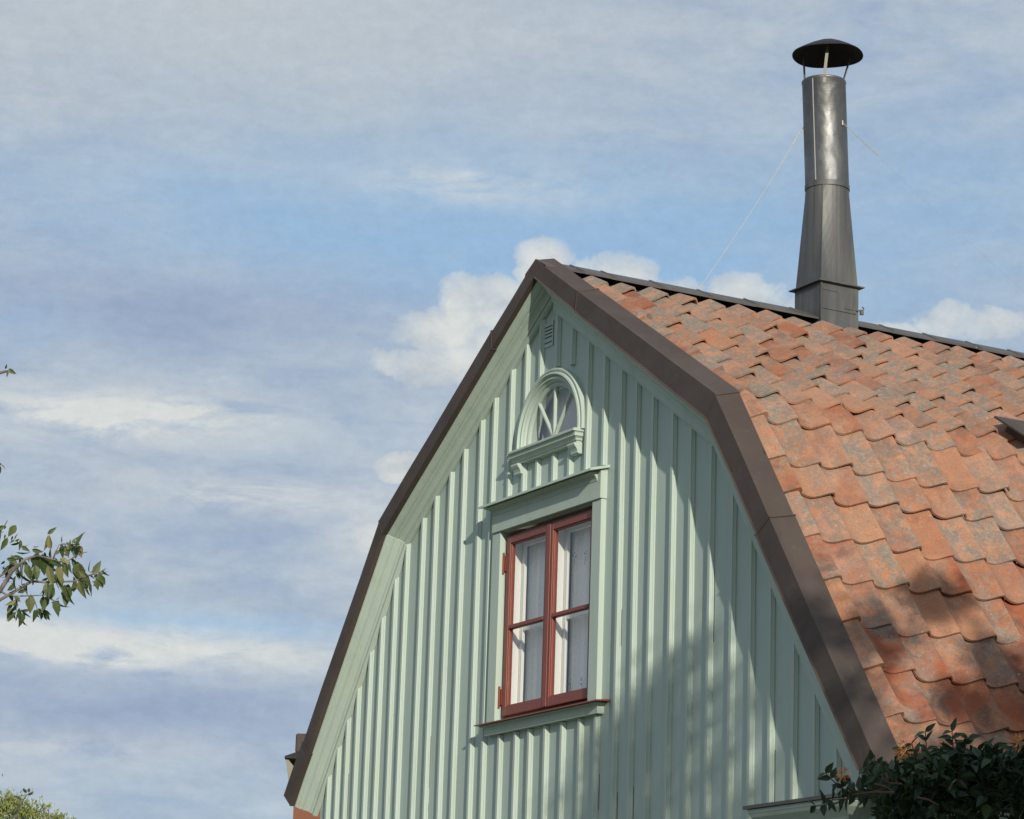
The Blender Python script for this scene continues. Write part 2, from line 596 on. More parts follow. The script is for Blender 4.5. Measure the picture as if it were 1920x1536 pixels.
# gable wall (boards) with window openings, cut from one outline
def plate(name, outer, holes, y0, y1, mat, parent):
    cu = bpy.data.curves.new(name, 'CURVE')
    cu.dimensions = '2D'
    cu.fill_mode = 'BOTH'
    cu.extrude = (y1 - y0) / 2
    for loop in [outer] + holes:
        sp_ = cu.splines.new('POLY')
        sp_.points.add(len(loop) - 1)
        for p, q in zip(sp_.points, loop):
            p.co = (q[0], q[1], 0, 1)
        sp_.use_cyclic_u = True
    tmp = bpy.data.objects.new(name, cu)
    me = bpy.data.meshes.new_from_object(tmp)
    me.name = name
    bpy.data.objects.remove(tmp)
    for v in me.vertices:
        x, y, z = v.co
        v.co = (x, (y0 + y1) / 2 + z, y + Z0)
    me.flip_normals()
    me.materials.clear()
    me.materials.append(mat)
    o = bpy.data.objects.new(name, me)
    C.objects.link(o)
    o.parent = parent
    return o


WX0, WX1, WZ0, WZ1 = -.647, .618, -.865, .458            # window opening
AC, AR = (0.0, 1.04), .372                           # arch centre, opening radius
WL, WR = -3.50, 3.74
outer = [(WL, -Z0), (WR, -Z0), (WR, -1.50), (2.20, .72), (0, 2.15), (-2.16, .70), (WL, -1.12)]
arch = [(AC[0] + AR * math.cos(t), AC[1] + AR * math.sin(t)) for t in np.linspace(0, math.pi, 25)]
arch = [(AC[0] + AR, AC[1] - .05)] + arch + [(AC[0] - AR, AC[1] - .05)]
wall = plate('wall', outer, [[(WX0, WZ0), (WX1, WZ0), (WX1, WZ1), (WX0, WZ1)], arch], 0, .09, m_board, house)
back = plate('wall', outer, [], YB - .1, YB, m_board, house)

# battens, boards lap lines and side walls join the wall mesh family
bt = MB()
BX = [-3.331, -3.181, -3.033, -2.868, -2.685, -2.51, -2.313, -2.138, -1.895, -1.69, -1.466, -1.266, -1.012, -.829, -.588,
      -.366, -.172, .052, .272, .502, .718, .95, 1.147, 1.346, 1.588, 1.815, 2.05, 2.292, 2.51, 2.73, 2.965, 3.18, 3.40, 3.61]
PROF = [(0, 0), (0, .009), (.003, .012), (.006, .012), (.009, .018), (.012, .020), (.014, .027), (.041, .027), (.043, .020),
        (.046, .018), (.049, .012), (.052, .012), (.055, .009), (.055, 0)]


def wall_top(x):
    if x >= 0:
        if x < 2.05:
            return 1.945 - .640 * x
        return .633 - 1.41 * (x - 2.05)
    if x > -2.17:
        return 2.02 + .652 * x
    return .605 + 1.30 * (x + 2.17)


def batten(x, z0, z1):
    x -= .041
    j = rnd.uniform(-.004, .004)
    rings = []
    nseg = max(1, int((z1 - z0) / 1.1))
    for i in range(nseg + 1):
        z = z0 + (z1 - z0) * i / nseg
        wv = .004 * math.sin(z * 1.3 + x * 9)
        rings.append([(x + a_ + j + wv, .0 - b_, z) for a_, b_ in PROF])
    bt.prism(rings)


for x in BX:
    top = wall_top(x) - rnd.uniform(.0, .02)
    if top < -Z0: continue
    xc = x - .014
    segs = []
    if -.80 < xc < .775:
        segs.append((-Z0 + .5, -.965))
        dx = abs(xc - AC[0])
        if dx < (.49 if xc < 0 else .44):
            segs.append((.695, .905))
            if dx < .458:
                segs.append((AC[1] + math.sqrt(max(.470 ** 2 - dx * dx, 0)) + (.005 if xc < .15 else .05), top))
            elif dx < .60:
                segs.append((1.02, top))
        else:
            segs.append((.695, top))
    elif xc > 2.68:
        segs.append((-1.69, top)); segs.append((-Z0 + .5, -2.2))
    else:
        segs.append((-Z0 + .5, top))
    for z0, z1 in segs:
        if z1 > z0 + .02:
            batten(x, z0, z1)
for x in BX:
    for k in range(rnd.choice((0, 1, 1, 2))):
        za = rnd.uniform(-2.2, -.2); zb = za + rnd.uniform(.15, .7)
        if zb > wall_top(x) - .1 or (-.8 < x < .8 and zb > -1.0): continue
        bt.box((x + .0141, -.0022, za), (x + .0170, -.0004, zb), 1)
bto = bt.build('batten_cladding', [m_trim, m_cap], house)

sw = MB()
sw.box((WL, .09, -Z0), (WL + .08, YB - .1, -1.13))
sw.build('side_wall', m_board, house)
sw = MB()
sw.box((WR - .08, .09, -Z0), (WR, YB - .1, -1.50))
sw.build('side_wall', m_board, house)
pl_ = MB()
pl_.box((WL - .03, -.035, -Z0), (WR + .03, YB + .03, -Z0 + .45))
pl_.build('plinth', m_stone, house, bevel=.01)


# --- raking cornice boards under the verge
def loft(mb, outer_, miters, prof, rng=None, scale=None, closed=True):
    rings = []
    for i, (p, m_) in enumerate(zip(outer_, miters)):
        k = scale[i] if scale else 1
        rings.append([(p[0] + m_[0] * q * k, y, p[1] + m_[1] * q * k) for q, y in prof])
    mb.prism(rings, closed=closed)


CORN = [(-.02, -.155), (0, -.155), (.006, -.150), (.012, -.140), (.022, -.130), (.030, -.112), (.030, -.100), (.040, -.096), (.046, -.070),
        (.058, -.052), (.072, -.046), (.072, -.034), (.098, -.034), (.101, -.028), (.106, -.026), (.108, -.018), (.108, -.002), (-.02, -.002)]
for pts, sgn, sc_ in ((IR, 1, [1.72, 1.85, 2.45]), (IL, -1, [1, 1.0, 1.12])):
    mv = inner_normals(pts, sgn)
    # flip if mitre points outward
    if mv[-1][0] * sgn > 0:
        mv = [mv[0]] + [(-a_, -b_) for a_, b_ in mv[1:]]
    for i in range(2):
        cb = MB()
        p0, p1 = pts[i], pts[i + 1]
        sg = .0 if i == 0 else .003
        pr = [(q + (sg if q > 0 else 0), y - (.0 if y > -.01 else sg)) for q, y in CORN]
        loft(cb, [p0, p1], [mv[i], mv[i + 1]], pr, scale=[sc_[i], sc_[i + 1]])
        cb.build('bargeboard', m_trim, house)


# --- brown verge flashings, in overlapping lengths
def flash(outer_, inner_, cuts, nm):
    segs = []
    for i in range(2):
        c = [0] + cuts[i] + [1]
        for k in range(len(c) - 1):
            segs.append((i, c[k], c[k + 1]))
    for n_, (i, t0, t1) in enumerate(segs):
        e = .005 * (n_ % 2)
        mb = MB()
        rings = []
        nn = max(2, int((t1 - t0) * 6))
        for s_ in range(nn + 1):
            t = t0 + (t1 - t0) * s_ / nn
            o_ = lerp(outer_[i], outer_[i + 1], t)
            q_ = lerp(inner_[i], inner_[i + 1], t)
            d = unit((o_[0] - q_[0], o_[1] - q_[1]))
            o_ = (o_[0] + d[0] * e, o_[1] + d[1] * e)
            q_ = (q_[0] - d[0] * e, q_[1] - d[1] * e)
            wob = .0025 * math.sin(t * 19 + i * 3 + n_)

            def P(a_, y):
                x, z = lerp(o_, q_, a_)
                return (x, y + wob * (1 if y < -.1 else 0), z)
            rings.append([P(0, -.19 - e), P(.93, -.19 - e), P(1.0, -.197 - e), P(1.0, -.157), P(.10, -.157), P(-.05, -.040), P(-.25, -.034), P(-.265, -.040), P(-.03, -.165)])
        mb.prism(rings)
        if n_ > 0:
            band = []
            for r_g in (rings[0], [tuple(a_ + (b_ - a_) * .012 / max(.01, math.dist(rings[0][0], rings[-1][0]) ) for a_, b_ in zip(p, q)) for p, q in zip(rings[0], rings[-1])]):
                cx_ = sum(p[0] for p in r_g[:3]) / 3; cz_ = sum(p[2] for p in r_g[:3]) / 3
                band.append([(cx_ + (p[0] - cx_) * 1.05, p[1] - .004 if p[1] < -.16 else p[1], cz_ + (p[2] - cz_) * 1.05) for p in r_g])
            mb.prism(band)
        # fixing screws along the face
        for k_ in range(1, nn, 2):
            p_ = rings[k_][0]; q2_ = rings[k_][1]
            for f_a in (.25, .8):
                cc = (p_[0] + (q2_[0] - p_[0]) * f_a, p_[1] - .003, p_[2] + (q2_[2] - p_[2]) * f_a)
                mb.tube([(cc[0], cc[1] + .004, cc[2]), cc], .0055, 6)
        mb.build(nm, m_flash, house)


flash(OR, IR, [[.262], [.357]], 'verge_flashing')
flash(OL, IL, [[.26], [.80]], 'verge_flashing')

# --- roof deck and tiles
roofdeck = MB()
for pts in (OR, OL):
    for i in range(2):
        p, q = pts[i], pts[i + 1]
        t = unit((q[0] - p[0], q[1] - p[1]))
        n = (-t[1], t[0]) if t[0] > 0 else (t[1], -t[0])
        if n[1] < 0: n = (-n[0], -n[1])
        a0, a1 = -.070, -.12
        quad = [(p[0] + n[0] * a0, p[1] + n[1] * a0), (q[0] + n[0] * a0, q[1] + n[1] * a0),
                (q[0] + n[0] * a1, q[1] + n[1] * a1), (p[0] + n[0] * a1, p[1] + n[1] * a1)]
        if i == 0:
            quad[0] = (0, quad[0][1] - .0); quad[3] = (0, quad[3][1])
        roofdeck.prism([[(x, -.15, z) for x, z in quad], [(x, YB + .15, z) for x, z in quad]])
roofdeck.build('roof_deck', m_under, house)

PITCH_Y = .242
CREST = .085


def tprof(u):
    """height of the pantile section over one cover width, trough then roll"""
    A = .028
    if u < .40:
        s_ = u / .40
        return A * (.10 - 1.10 * math.sin(s_ * math.pi / 2))
    if u < .94:
        s_ = (u - .40) / .54
        return A * (-math.cos(s_ * math.pi * .86) * 1.12 + .12)
    s_ = (u - .94) / .12
    return A * (1.13 - 1.25 * s_ ** 1.3)


UU = [0, .07, .15, .24, .33, .42, .51, .60, .69, .78, .86, .91, .945, .98, 1.015, 1.05]
tiles = MB()


def tiles_side(pts, sgn, rows, y_end, tr):
    Apt, K, Bp = [Vector((p[0], 0, p[1])) for p in pts]
    t1, t2 = (K - Apt), (Bp - K)
    l1 = t1.length
    t1.normalize(); t2.normalize()
    n1 = Vector((-t1.z, 0, t1.x)) * (1 if t1.x > 0 else -1)
    n2 = Vector((-t2.z, 0, t2.x)) * (1 if t2.x > 0 else -1)

    def at(s_):
        if s_ <= l1: return Apt + t1 * s_, n1
        return K + t2 * (s_ - l1), n2
    ncol = int((y_end + .12) / PITCH_Y) + 1
    for r, (sa, sb) in enumerate(rows):
        for c in range(ncol):
            y0 = CREST - .93 * PITCH_Y + c * PITCH_Y + rnd.gauss(0, .0035)
            ja, jb = rnd.gauss(0, .006), rnd.gauss(0, .012)
            P0, na = at(sa + ja)
            P1, nb = at(sb + jb)
            ha, hb = .006 + rnd.gauss(0, .003), .031 + rnd.gauss(0, .0050)
            rot = rnd.gauss(0, .009)
            twist = rnd.gauss(0, .010)
            n_mid = (na + nb).normalized()
            P0 = P0 + na * ha
            P1 = P1 + nb * hb
            low = sa > 3.6
            tint = (min(1, max(0, rnd.gauss(.42, .25))), min(1, max(0, rnd.gauss(.62 if low else .92, .25))), min(1, max(0, rnd.gauss(.6 if low else .16, .3))))
            if sa > 4.3 and rnd.random() < .55: tint = (tint[0], tint[1], 1.0)
            if rnd.random() < .04:
                tint = (1, 1, 0)
            V = [0, .2, .45, .7, .88, 1.0]
            vs = []
            sk = rnd.uniform(.92, 1.1)
            for ly in (0, -.014 if c else -.055):
                for v in V:
                    base_ = P0.lerp(P1, v).lerp(at(sa + (sb - sa) * v)[0] + n_mid * (ha + (hb - ha) * v), .6 if sa < l1 < sb else 0)
                    # slight belly lift when the tile bridges the knee
                    for u in UU:
                        y = y0 + (u * PITCH_Y) + (v - .5) * rot
                        y = max(y, -.049)
                        h = tprof(u) * sk * (.93 + .07 * v) + ly + twist * (u - .5)
                        p = base_ + n_mid * h
                        vs.append((p.x, y, p.z))
            nu, nv = len(UU), len(V)
            fs = []
            for i in range(nv - 1):
                for j in range(nu - 1):
                    q = i * nu + j
                    fs.append((q, q + nu, q + nu + 1, q + 1) if sgn > 0 else (q, q + 1, q + nu + 1, q + nu))
            o2 = nu * nv
            for j in range(nu - 1):                       # lower lip
                q = (nv - 1) * nu + j
                fs.append((q, q + o2, q + o2 + 1, q + 1))
                fs.append((j, j + 1, j + 1 + o2, j + o2))
            for i in range(nv - 1):                       # right and left edges
                q = i * nu + nu - 1
                fs.append((q, q + nu, q + nu + o2, q + o2))
                q = i * nu
                fs.append((q, q + o2, q + nu + o2, q + nu))
            for i in range(nv - 1):
                for j in range(nu - 1):
                    q = o2 + i * nu + j
                    fs.append((q, q + 1, q + nu + 1, q + nu))
            tiles.add(vs, fs, 0, tint)


edges = [.54, .91, 1.262, 1.625, 1.975, 2.285, 2.62, 2.915, 3.285, 3.575, 3.93, 4.265, 4.63, 4.98, 5.33, 5.68]
rows = [(.335, .56)] + [(edges[i] - .07, edges[i + 1]) for i in range(len(edges) - 1)]
rows[1] = (.50, .91)
tiles_side(OR, 1, rows, YB + .1, 1)
e2 = [.54, .91, 1.262, 1.625, 1.975, 2.285, 2.62, 2.9, 3.26, 3.61, 3.96, 4.31, 4.66, 5.0, 5.14]
tiles_side(OL, -1, [(.27, .56)] + [(e2[i] - .07, e2[i + 1]) for i in range(len(e2) - 1)], YB + .1, 1)
tl = tiles.build('tile_covering', m_tile, house, smooth=True)
try:
    tl.data.set_sharp_from_angle(angle=math.radians(50))
except Exception:
    pass

# ridge cap: folded metal lengths with lapped seams
rc = MB()
ys = [-.185, .10] + [.35 + .4 * i for i in range(23)] + [YB + .16]
for i in range(len(ys) - 1):
    e = .0025 * (i % 2)
    cs = [(0, 2.272 + e), (.145, 2.196 + e), (.147, 2.180 + e), (.141, 2.181), (.139, 2.190), (0, 2.262), (-.139, 2.190), (-.141, 2.181), (-.147, 2.180 + e), (-.145, 2.196 + e)]
    rc.prism([[(x, ys[i] + .0, z) for x, z in cs], [(x, ys[i + 1] + .0, z + rnd.uniform(-.001, .001)) for x, z in cs]])
    if i > 0:                                               # lapped seam: slanting rib
        y = ys[i]
        for sg in (1, -1):
            a0 = [(0, y - .012, 2.280), (0, y + .006, 2.280), (0, y + .006, 2.270), (0, y - .016, 2.270)]
            a1 = [(sg * .146, y + .016, 2.205), (sg * .146, y + .034, 2.205), (sg * .146, y + .034, 2.195), (sg * .146, y + .012, 2.195)]
            rc.prism([a0, a1])
rc.build('ridge_cap', m_ridge, house)

# roof hatch (flat sheet-metal lid lying on the tiles, far right)
t1 = Vector((2.335, 0, .82 - 2.266)).normalized(); n1 = Vector((-t1.z, 0, t1.x)); A3 = Vector((0, 0, 2.266))
hm = MB()


def rp(s_, y, h):
    p = A3 + t1 * s_ + n1 * h
    return (p.x, y, p.z)


hm.prism([[rp(2.44, 2.12, .085), rp(2.44, 2.12, .10), rp(2.44, 3.05, .10), rp(2.44, 3.05, .085)],
          [rp(2.82, 2.12, .085), rp(2.82, 2.12, .10), rp(2.82, 3.05, .10), rp(2.82, 3.05, .085)]])
hm.box((0, 0, 0), (.001, .001, .001)) if False else None
hm.prism([[rp(2.50, 2.2, .02), rp(2.50, 2.2, .084), rp(2.50, 2.95, .084), rp(2.50, 2.95, .02)],
          [rp(2.74, 2.2, .02), rp(2.74, 2.2, .084), rp(2.74, 2.95, .084), rp(2.74, 2.95, .02)]])
hm.build('roof_hatch', m_flash, house, bevel=.003)


# --- casings helper
def frame_boxes(mb, x0, x1, z0, z1, w_, y0, y1, wt=None, wb=None):
    wt = wt if wt is not None else w_
    wb = wb if wb is not None else w_
    mb.box((x0, y0, z0), (x0 + w_, y1, z1))
    mb.box((x1 - w_, y0, z0), (x1, y1, z1))
    if wt: mb.box((x0 + w_, y0 + .0005, z1 - wt), (x1 - w_, y1 - .0005, z1))
    if wb: mb.box((x0 + w_, y0 + .0005, z0), (x1 - w_, y1 - .0005, z0 + wb))


# main window: casing
fr = MB()
fr.box((-.757, -.052, .466), (.742, .0015, .655))                       # frieze board
win = fr.build('window', m_trim, house, bevel=.003)
for xa, xb in ((-.765, WX0), (WX1, .735)):
    cs_ = MB()
    cs_.box((xa, -.040, -.87), (xb, 0.002, .4645))
    cs_.build('casing', m_trim, win, bevel=.003)
hd = MB()
HP = [(-.0525, .588), (-.055, .588), (-.057, .596), (-.060, .607), (-.066, .612), (-.066, .620), (-.074, .622), (-.080, .626), (-.094, .630), (-.098, .633), (-.112, .634), (-.112, .640), (-.0525, .652)]


def cornice(mb, x0, x1, prof, base_):
    """cornice with mitred returns: profile (y,z), returns run back to the wall"""
    rings = []
    pr = [(y, z) for y, z in prof if True]
    # left return (at y=0), left corner, right corner, right return
    for k in range(4):
        ring = []
        for y, z in pr:
            e = max(0, -y - base_)
            if k == 0: ring.append((x0 - e, .001, z))
            elif k == 1: ring.append((x0 - e, y, z))
            elif k == 2: ring.append((x1 + e, y, z))
            else: ring.append((x1 + e, .001, z))
        rings.append(ring)
    mb.prism(rings, closed=True, caps=False)


hd.prism([[(-.735 - .6 * max(0, -y - .052), y, z) for y, z in HP], [(.700, y, z) for y, z in HP]])
hd.box((-.75, -.0515, .6555), (.741, .0, .672))
hd.build('cornice_moulding', m_trim, win)
hf = MB()
hf.prism([[(x_, .0, .692), (x_, -.146, .652), (x_, -.148, .636), (x_, -.0530, .660), (x_, .0, .674)] for x_ in (-.795, .768)])
hf.build('hood_flashing', m_trim, win)
# red outer frame
fr = MB()
frame_boxes(fr, WX0 + .002, WX1 - .002, WZ0, WZ1 - .002, .026, .034, .088, .03, .03)
fr.build('outer_frame', m_red, win, bevel=.002)


def bar_profile(mb, p0, p1, w_, y0, y1, axis):
    if axis == 'z':
        mb.box((p0[0] - w_ / 2, y0, p0[1]), (p0[0] + w_ / 2, y1, p1[1]))
    else:
        mb.box((p0[0], y0, p0[1] - w_ / 2), (p1[0], y1, p0[1] + w_ / 2))


MX = -.018
for k, (xa, xb) in enumerate(((WX0 + .030, MX - .002), (MX + .002, WX1 - .030))):
    s_ = MB()
    frame_boxes(s_, xa, xb, WZ0 + .032, WZ1 - .034, .050, -.002, .042, .050, .062)
    # moulded inner bead
    frame_boxes(s_, xa + .0505, xb - .0505, WZ0 + .0945, WZ1 - .0845, .009, .006, .036)
    s_.box((xa + .060, -.001, -.231), (xb - .060, .034, -.205))
    s_.box((xa + .060, .004, -.236), (xb - .060, .030, -.2315))
    so_ = s_.build('sash', m_red, win, bevel=.003)
    pn = MB()
    pn.add([(xa + .052, .019, WZ0 + .096), (xb - .052, .019, WZ0 + .096), (xb - .052, .019, WZ1 - .086), (xa + .052, .019, WZ1 - .086)], [(0, 1, 2, 3)])
    pn.build('glass_pane', m_glass, win)
    # hinge pairs on the outer stiles
    for z in (.24, -.70):
        h_ = MB()
        x = xa - .026 if k == 0 else xb + .004
        h_.box((x, -.006, z - .055), (x + .022, .004, z + .055))
        h_.tube([(x + .002, -.012, z - .075), (x + .002, -.012, z + .075)], .008, 8)
        h_.build('hinge', m_red, win)
    # white inner casement behind, with deep reveal
    iw = MB()
    frame_boxes(iw, xa - .004, xb + .004, WZ0 + .03, WZ1 - .03, .018, .046, .112)
    frame_boxes(iw, xa + .012, xb - .012, WZ0 + .05, WZ1 - .05, .040, .1125, .135)
    iw.box((xa + .053, .115, -.232), (xb - .053, .132, -.203))
    iw.build('inner_casement', m_white, win, bevel=.002)
tr_ = MB()
tr_.box((MX - .026, -.008, WZ0 + .035), (MX + .026, -.0025, WZ1 - .036))
tr_.build('meeting_strip', m_red, win, bevel=.002)
# sill
sl = MB()
sl.prism([[(x, .06, -.868), (x, -.105, -.884), (x, -.107, -.892), (x, .06, -.880)] for x in (-.822, .846)])
slo = sl.build('sill', m_red, win)
s2 = MB()
cornice(s2, -.772, .766, [(0, -.960), (-.050, -.960), (-.052, -.905), (-.056, -.902), (-.075, -.900), (-.078, -.893), (0, -.893)], .05)
s2.build('sill_moulding', m_trim, win)

# curtains: things hanging behind the panes
for k, (xa, xb) in enumerate(((WX0 - .03, MX - .005), (MX - .003, WX1 + .03))):
    cu_ = MB()
    nx, nz = 46, 8
    vs = []
    for j in range(nz + 1):
        for i in range(nx + 1):
            x = xa + (xb - xa) * i / nx
            z = WZ1 - .05 - (WZ1 - WZ0 - .12) * j / nz
            y = .168 + .009 * math.sin(i * .62 + k * 1.3 + .3 * math.sin(j * .7)) + .004 * math.sin(i * 1.7 + k)
            vs.append((x, y, z))
    fs = [(j * (nx + 1) + i, j * (nx + 1) + i + 1, (j + 1) * (nx + 1) + i + 1, (j + 1) * (nx + 1) + i) for j in range(nz) for i in range(nx)]
    cu_.add(vs, fs)
    # scattered embroidered sprigs
    if k == 1:
        for (x, z) in ((.08, .20), (.22, .20), (.36, .19), (.07, -.66), (.22, -.67), (.36, -.68)):
            for q in range(5):
                a_ = rnd.uniform(0, 6.28)
                r0 = rnd.uniform(.012, .03)
                cx, cz = x + rnd.uniform(-.015, .015), z + rnd.uniform(-.02, .02)
                cu_.add([(cx, .1445, cz), (cx + r0 * math.cos(a_), .1445, cz + r0 * math.sin(a_)), (cx + r0 * .8 * math.cos(a_ + .5), .1445, cz + r0 * .8 * math.sin(a_ + .5))],
                        [(0, 1, 2)], 1)
            cu_.tube([(x, .1445, z - .02), (x + .01, .1445, z - .05), (x - .008, .1445, z - .075)], .0018, 4, 1)
    org = ((xa + xb) / 2, .168, WZ1 + Z0)
    co = cu_.build('lace_curtain', [m_lace, m_stitch], None, smooth=True, origin=org)
    tag(co, ['plain pale lace curtain behind the left sash of the red window',
             'pale lace curtain with small grey sprigs behind the right sash of the red window'][k], 'curtain', 'curtains in the gable windows')

cu_ = MB()  # pale net added behind the arched panes to lighten the glass
vs = []
for j in range(5):
    for i in range(41):
        vs.append((-.42 + .84 * i / 40, .130 + .010 * math.sin(i * .55), 1.45 - .5 * j / 4))
cu_.add(vs, [(j * 41 + i, j * 41 + i + 1, (j + 1) * 41 + i + 1, (j + 1) * 41 + i) for j in range(4) for i in range(40)])
tag(cu_.build('lace_curtain', m_lace2, None, smooth=True, origin=(0, .130, 1.45 + Z0)), 'greyish net curtain added to lighten the small half round window under the ridge', 'curtain', 'curtains in the gable windows')

# attic room behind the openings; partition pale and pulled close to lighten glass
rm = MB()
rm.box((-1.3, .55, -1.1), (1.3, .60, 1.50))
rm.box((-1.4, .10, -1.15), (1.4, .6, -1.10))
rm.build('attic_partition', m_room, house)


# --- arched window
def arc_ring(mb, prof, n=40, ext=.045):
    """prof: closed loop of (radius, y); sweeps over the half circle, then straight legs"""
    rings = []
    rings.append([(AC[0] + r, y, AC[1] - ext) for r, y in prof])
    for t in np.linspace(0, math.pi, n):
        rings.append([(AC[0] + r * math.cos(t), y, AC[1] + r * math.sin(t)) for r, y in prof])
    rings.append([(AC[0] - r, y, AC[1] - ext) for r, y in prof])
    mb.prism(rings)


ar = MB()
arc_ring(ar, [(.463, .001), (.463, -.040), (.458, -.046), (.448, -.046), (.443, -.040), (.436, -.038), (.432, -.054), (.420, -.058), (.414, -.050), (.408, -.036), (.402, -.034),
              (.398, -.044), (.389, -.044), (.384, -.032), (.376, -.028), (.370, -.020), (.366, .001)])
arw = ar.build('arched_window', m_trim, house, smooth=True)
try: arw.data.set_sharp_from_angle(angle=math.radians(28))
except Exception: pass
ar = MB()
arc_ring(ar, [(.3665, -.012), (.3705, .060), (.340, .060), (.340, .0), (.347, -.008), (.356, -.012)])
o = ar.build('arch_frame', m_trim, arw, smooth=True)
try: o.data.set_sharp_from_angle(angle=math.radians(28))
except Exception: pass
gp = MB()
pts_ = [(AC[0] + .345 * math.cos(t), AC[1] + .345 * math.sin(t)) for t in np.linspace(0, math.pi, 30)]
pts_ = pts_ + [(AC[0] - .345, 1.0), (AC[0] + .345, 1.0)]
gp.add([(x, .012, z) for x, z in pts_], [tuple(range(len(pts_)))])
gp.build('glass_pane', m_glass, arw)
for ang in (52, 90, 128):
    gb_ = MB()
    t = math.radians(ang)
    d = Vector((math.cos(t), 0, math.sin(t))); s_ = Vector((-math.sin(t), 0, math.cos(t)))
    c0 = Vector((AC[0], 0, 1.02)) + d * .02; c1 = Vector((AC[0], 0, 1.02)) + d * (.363 if ang == 90 else .362)
    ring = lambda c, k=1: [tuple(c + s_ * a_ * k + Vector((0, b_, 0))) for a_, b_ in ((-.012, .014), (-.011, .0), (-.006, -.006), (.006, -.006), (.011, .0), (.012, .014))]
    gb_.prism([ring(c0), ring(c1)])
    gb_.build('glazing_bar', m_trim, arw)
ab = MB()
ab.box((AC[0] - .368, -.006, .985), (AC[0] + .368, .060, 1.022))
ab.build('bottom_rail', m_trim, arw, bevel=.003)
sb = MB()
sb.prism([[(x, .012, 1.012), (x, -.095, .995), (x, -.100, .990), (x, -.100, .976), (x, .0, .976)] for x in (-.478, .445)])
sb.box((-.60, -.040, .990), (-.4785, -.001, 1.008))
sb.build('sill', m_trim, arw, bevel=.002)
sm = MB()
cornice(sm, -.468, .400, [(0, .906), (-.048, .906), (-.050, .918), (-.060, .922), (-.064, .936), (-.074, .944), (-.082, .948), (-.082, .968), (-.088, .9755), (0, .9755)], .05)
sm.build('sill_moulding', m_trim, arw)
for xc in (-.425, .362):
    bk = MB()
    cpr = [(0, .9055), (-.070, .9055), (-.072, .893), (-.064, .880), (-.052, .866), (-.044, .850), (-.044, .838), (-.030, .832), (0, .832)]
    bk.prism([[(xc - .048, y, z) for y, z in cpr], [(xc + .048, y, z) for y, z in cpr]])
    bk.build('bracket', m_trim, arw, bevel=.002)

# gable vent: louvre plate with five slots
vt = MB()
vx0, vx1 = -.168, -.050
slots = [1.835, 1.810, 1.785, 1.760, 1.722]
zs = [1.870]
for z in slots:
    zs += [z + .0045, z - .0045]
zs.append(1.690)
for i in range(0, len(zs), 2):
    vt.box((vx0 - .012, -.007, zs[i + 1]), (vx1 + .012, -.001, zs[i]))
vt.box((vx0 - .012, -.0065, 1.6905), (vx0, -.0015, 1.8695)); vt.box((vx1, -.0065, 1.6905), (vx1 + .012, -.0015, 1.8695))
vo = vt.build('vent', m_board, house)
vb = MB()
vb.box((vx0 - .002, -.0012, 1.70), (vx1 + .002, -.0006, 1.86))  # dark sheet standing in for the shade inside the slots
vb.build('vent_slot_shade', m_cap, vo)

# canopy low on the right: cornice over a lower window
cn = MB()
CP = [(0, -1.875), (-.115, -1.875), (-.118, -1.862), (-.130, -1.858), (-.140, -1.840), (-.160, -1.815), (-.185, -1.790), (-.195, -1.770), (-.2, -1.765), (-.2, -1.745), (0, -1.745)]
cornice(cn, 2.86, 3.635, CP, .10)
cno = cn.build('window_hood', m_trim, house)
cf = MB()
cf.prism([[(x, .0, -1.690), (x, -.215, -1.722), (x, -.218, -1.742), (x, .0, -1.742)] for x in (2.735, 3.752)])
cf.build('hood_flashing', m_ridge, cno)
cf = MB()
cf.box((2.84, -.10, -2.06), (3.655, .001, -1.877))
for xx in (2.84, 3.55):
    cf.box((xx, -.06, -3.6), (xx + .105, .001, -2.062))
cf.build('casing', m_trim, cno, bevel=.003)

# ------------------------------------------------------------------ chimney (part of the house)
cy = 2.265
cb = MB()
h = .168
cb.box((-h, cy - h, 1.9), (h, cy + h, 2.472))
chim = cb.build('chimney', m_sheet, house, bevel=.004)
x = MB()
fl = .20
x.prism([[(-fl, cy - fl, 2.462), (fl, cy - fl, 2.462), (fl, cy + fl, 2.462), (-fl, cy + fl, 2.462)],
         [(-fl, cy - fl, 2.470), (fl, cy - fl, 2.470), (fl, cy + fl, 2.470), (-fl, cy + fl, 2.470)],
         [(-.166, cy - .166, 2.484), (.166, cy - .166, 2.484), (.166, cy + .166, 2.484), (-.166, cy + .166, 2.484)]])
x.build('drip_flange', m_sheet, chim)
# square-to-round taper
x = MB()
NT = 32
rings = []
TZ0, TZ1 = 2.474, 3.262


def sq(t):
    c, s_ = math.cos(t), math.sin(t)
    k = 1 / max(abs(c), abs(s_))
    return c * k, s_ * k


for i in range(9):
    f = i / 8
    ring = []
    for j in range(NT):
        t = 2 * math.pi * (j + .5) / NT if False else 2 * math.pi * j / NT + math.pi / 4
        sx, sy = sq(t)
        a_ = (sx * .163, sy * .163)
        b_ = (math.cos(t) * .158, math.sin(t) * .158)
        f2 = f
        # square foot pulls in early so the body narrows, then meets the round pipe
        px_ = a_[0] * (1 - f2) + b_[0] * f2
        py_ = a_[1] * (1 - f2) + b_[1] * f2
        ring.append((px_, cy + py_ - .0 * f, TZ0 + (TZ1 - TZ0) * f))
    rings.append(ring)
x.prism(rings)
tp_ = x.build('taper', m_sheet, chim)
PX, PY = -.012, cy - .03          # the pipe leans slightly


def lathe(mb, prof, n=48, lean=(0, 0), cx=0, cyy=cy, z_ref=TZ1):
    rings = []
    for r, z in prof:
        k = (z - z_ref) / .82
        rings.append([(cx + lean[0] * k + r * math.cos(2 * math.pi * j / n), cyy + lean[1] * k + r * math.sin(2 * math.pi * j / n), z) for j in range(n)])
    mb.prism(rings)


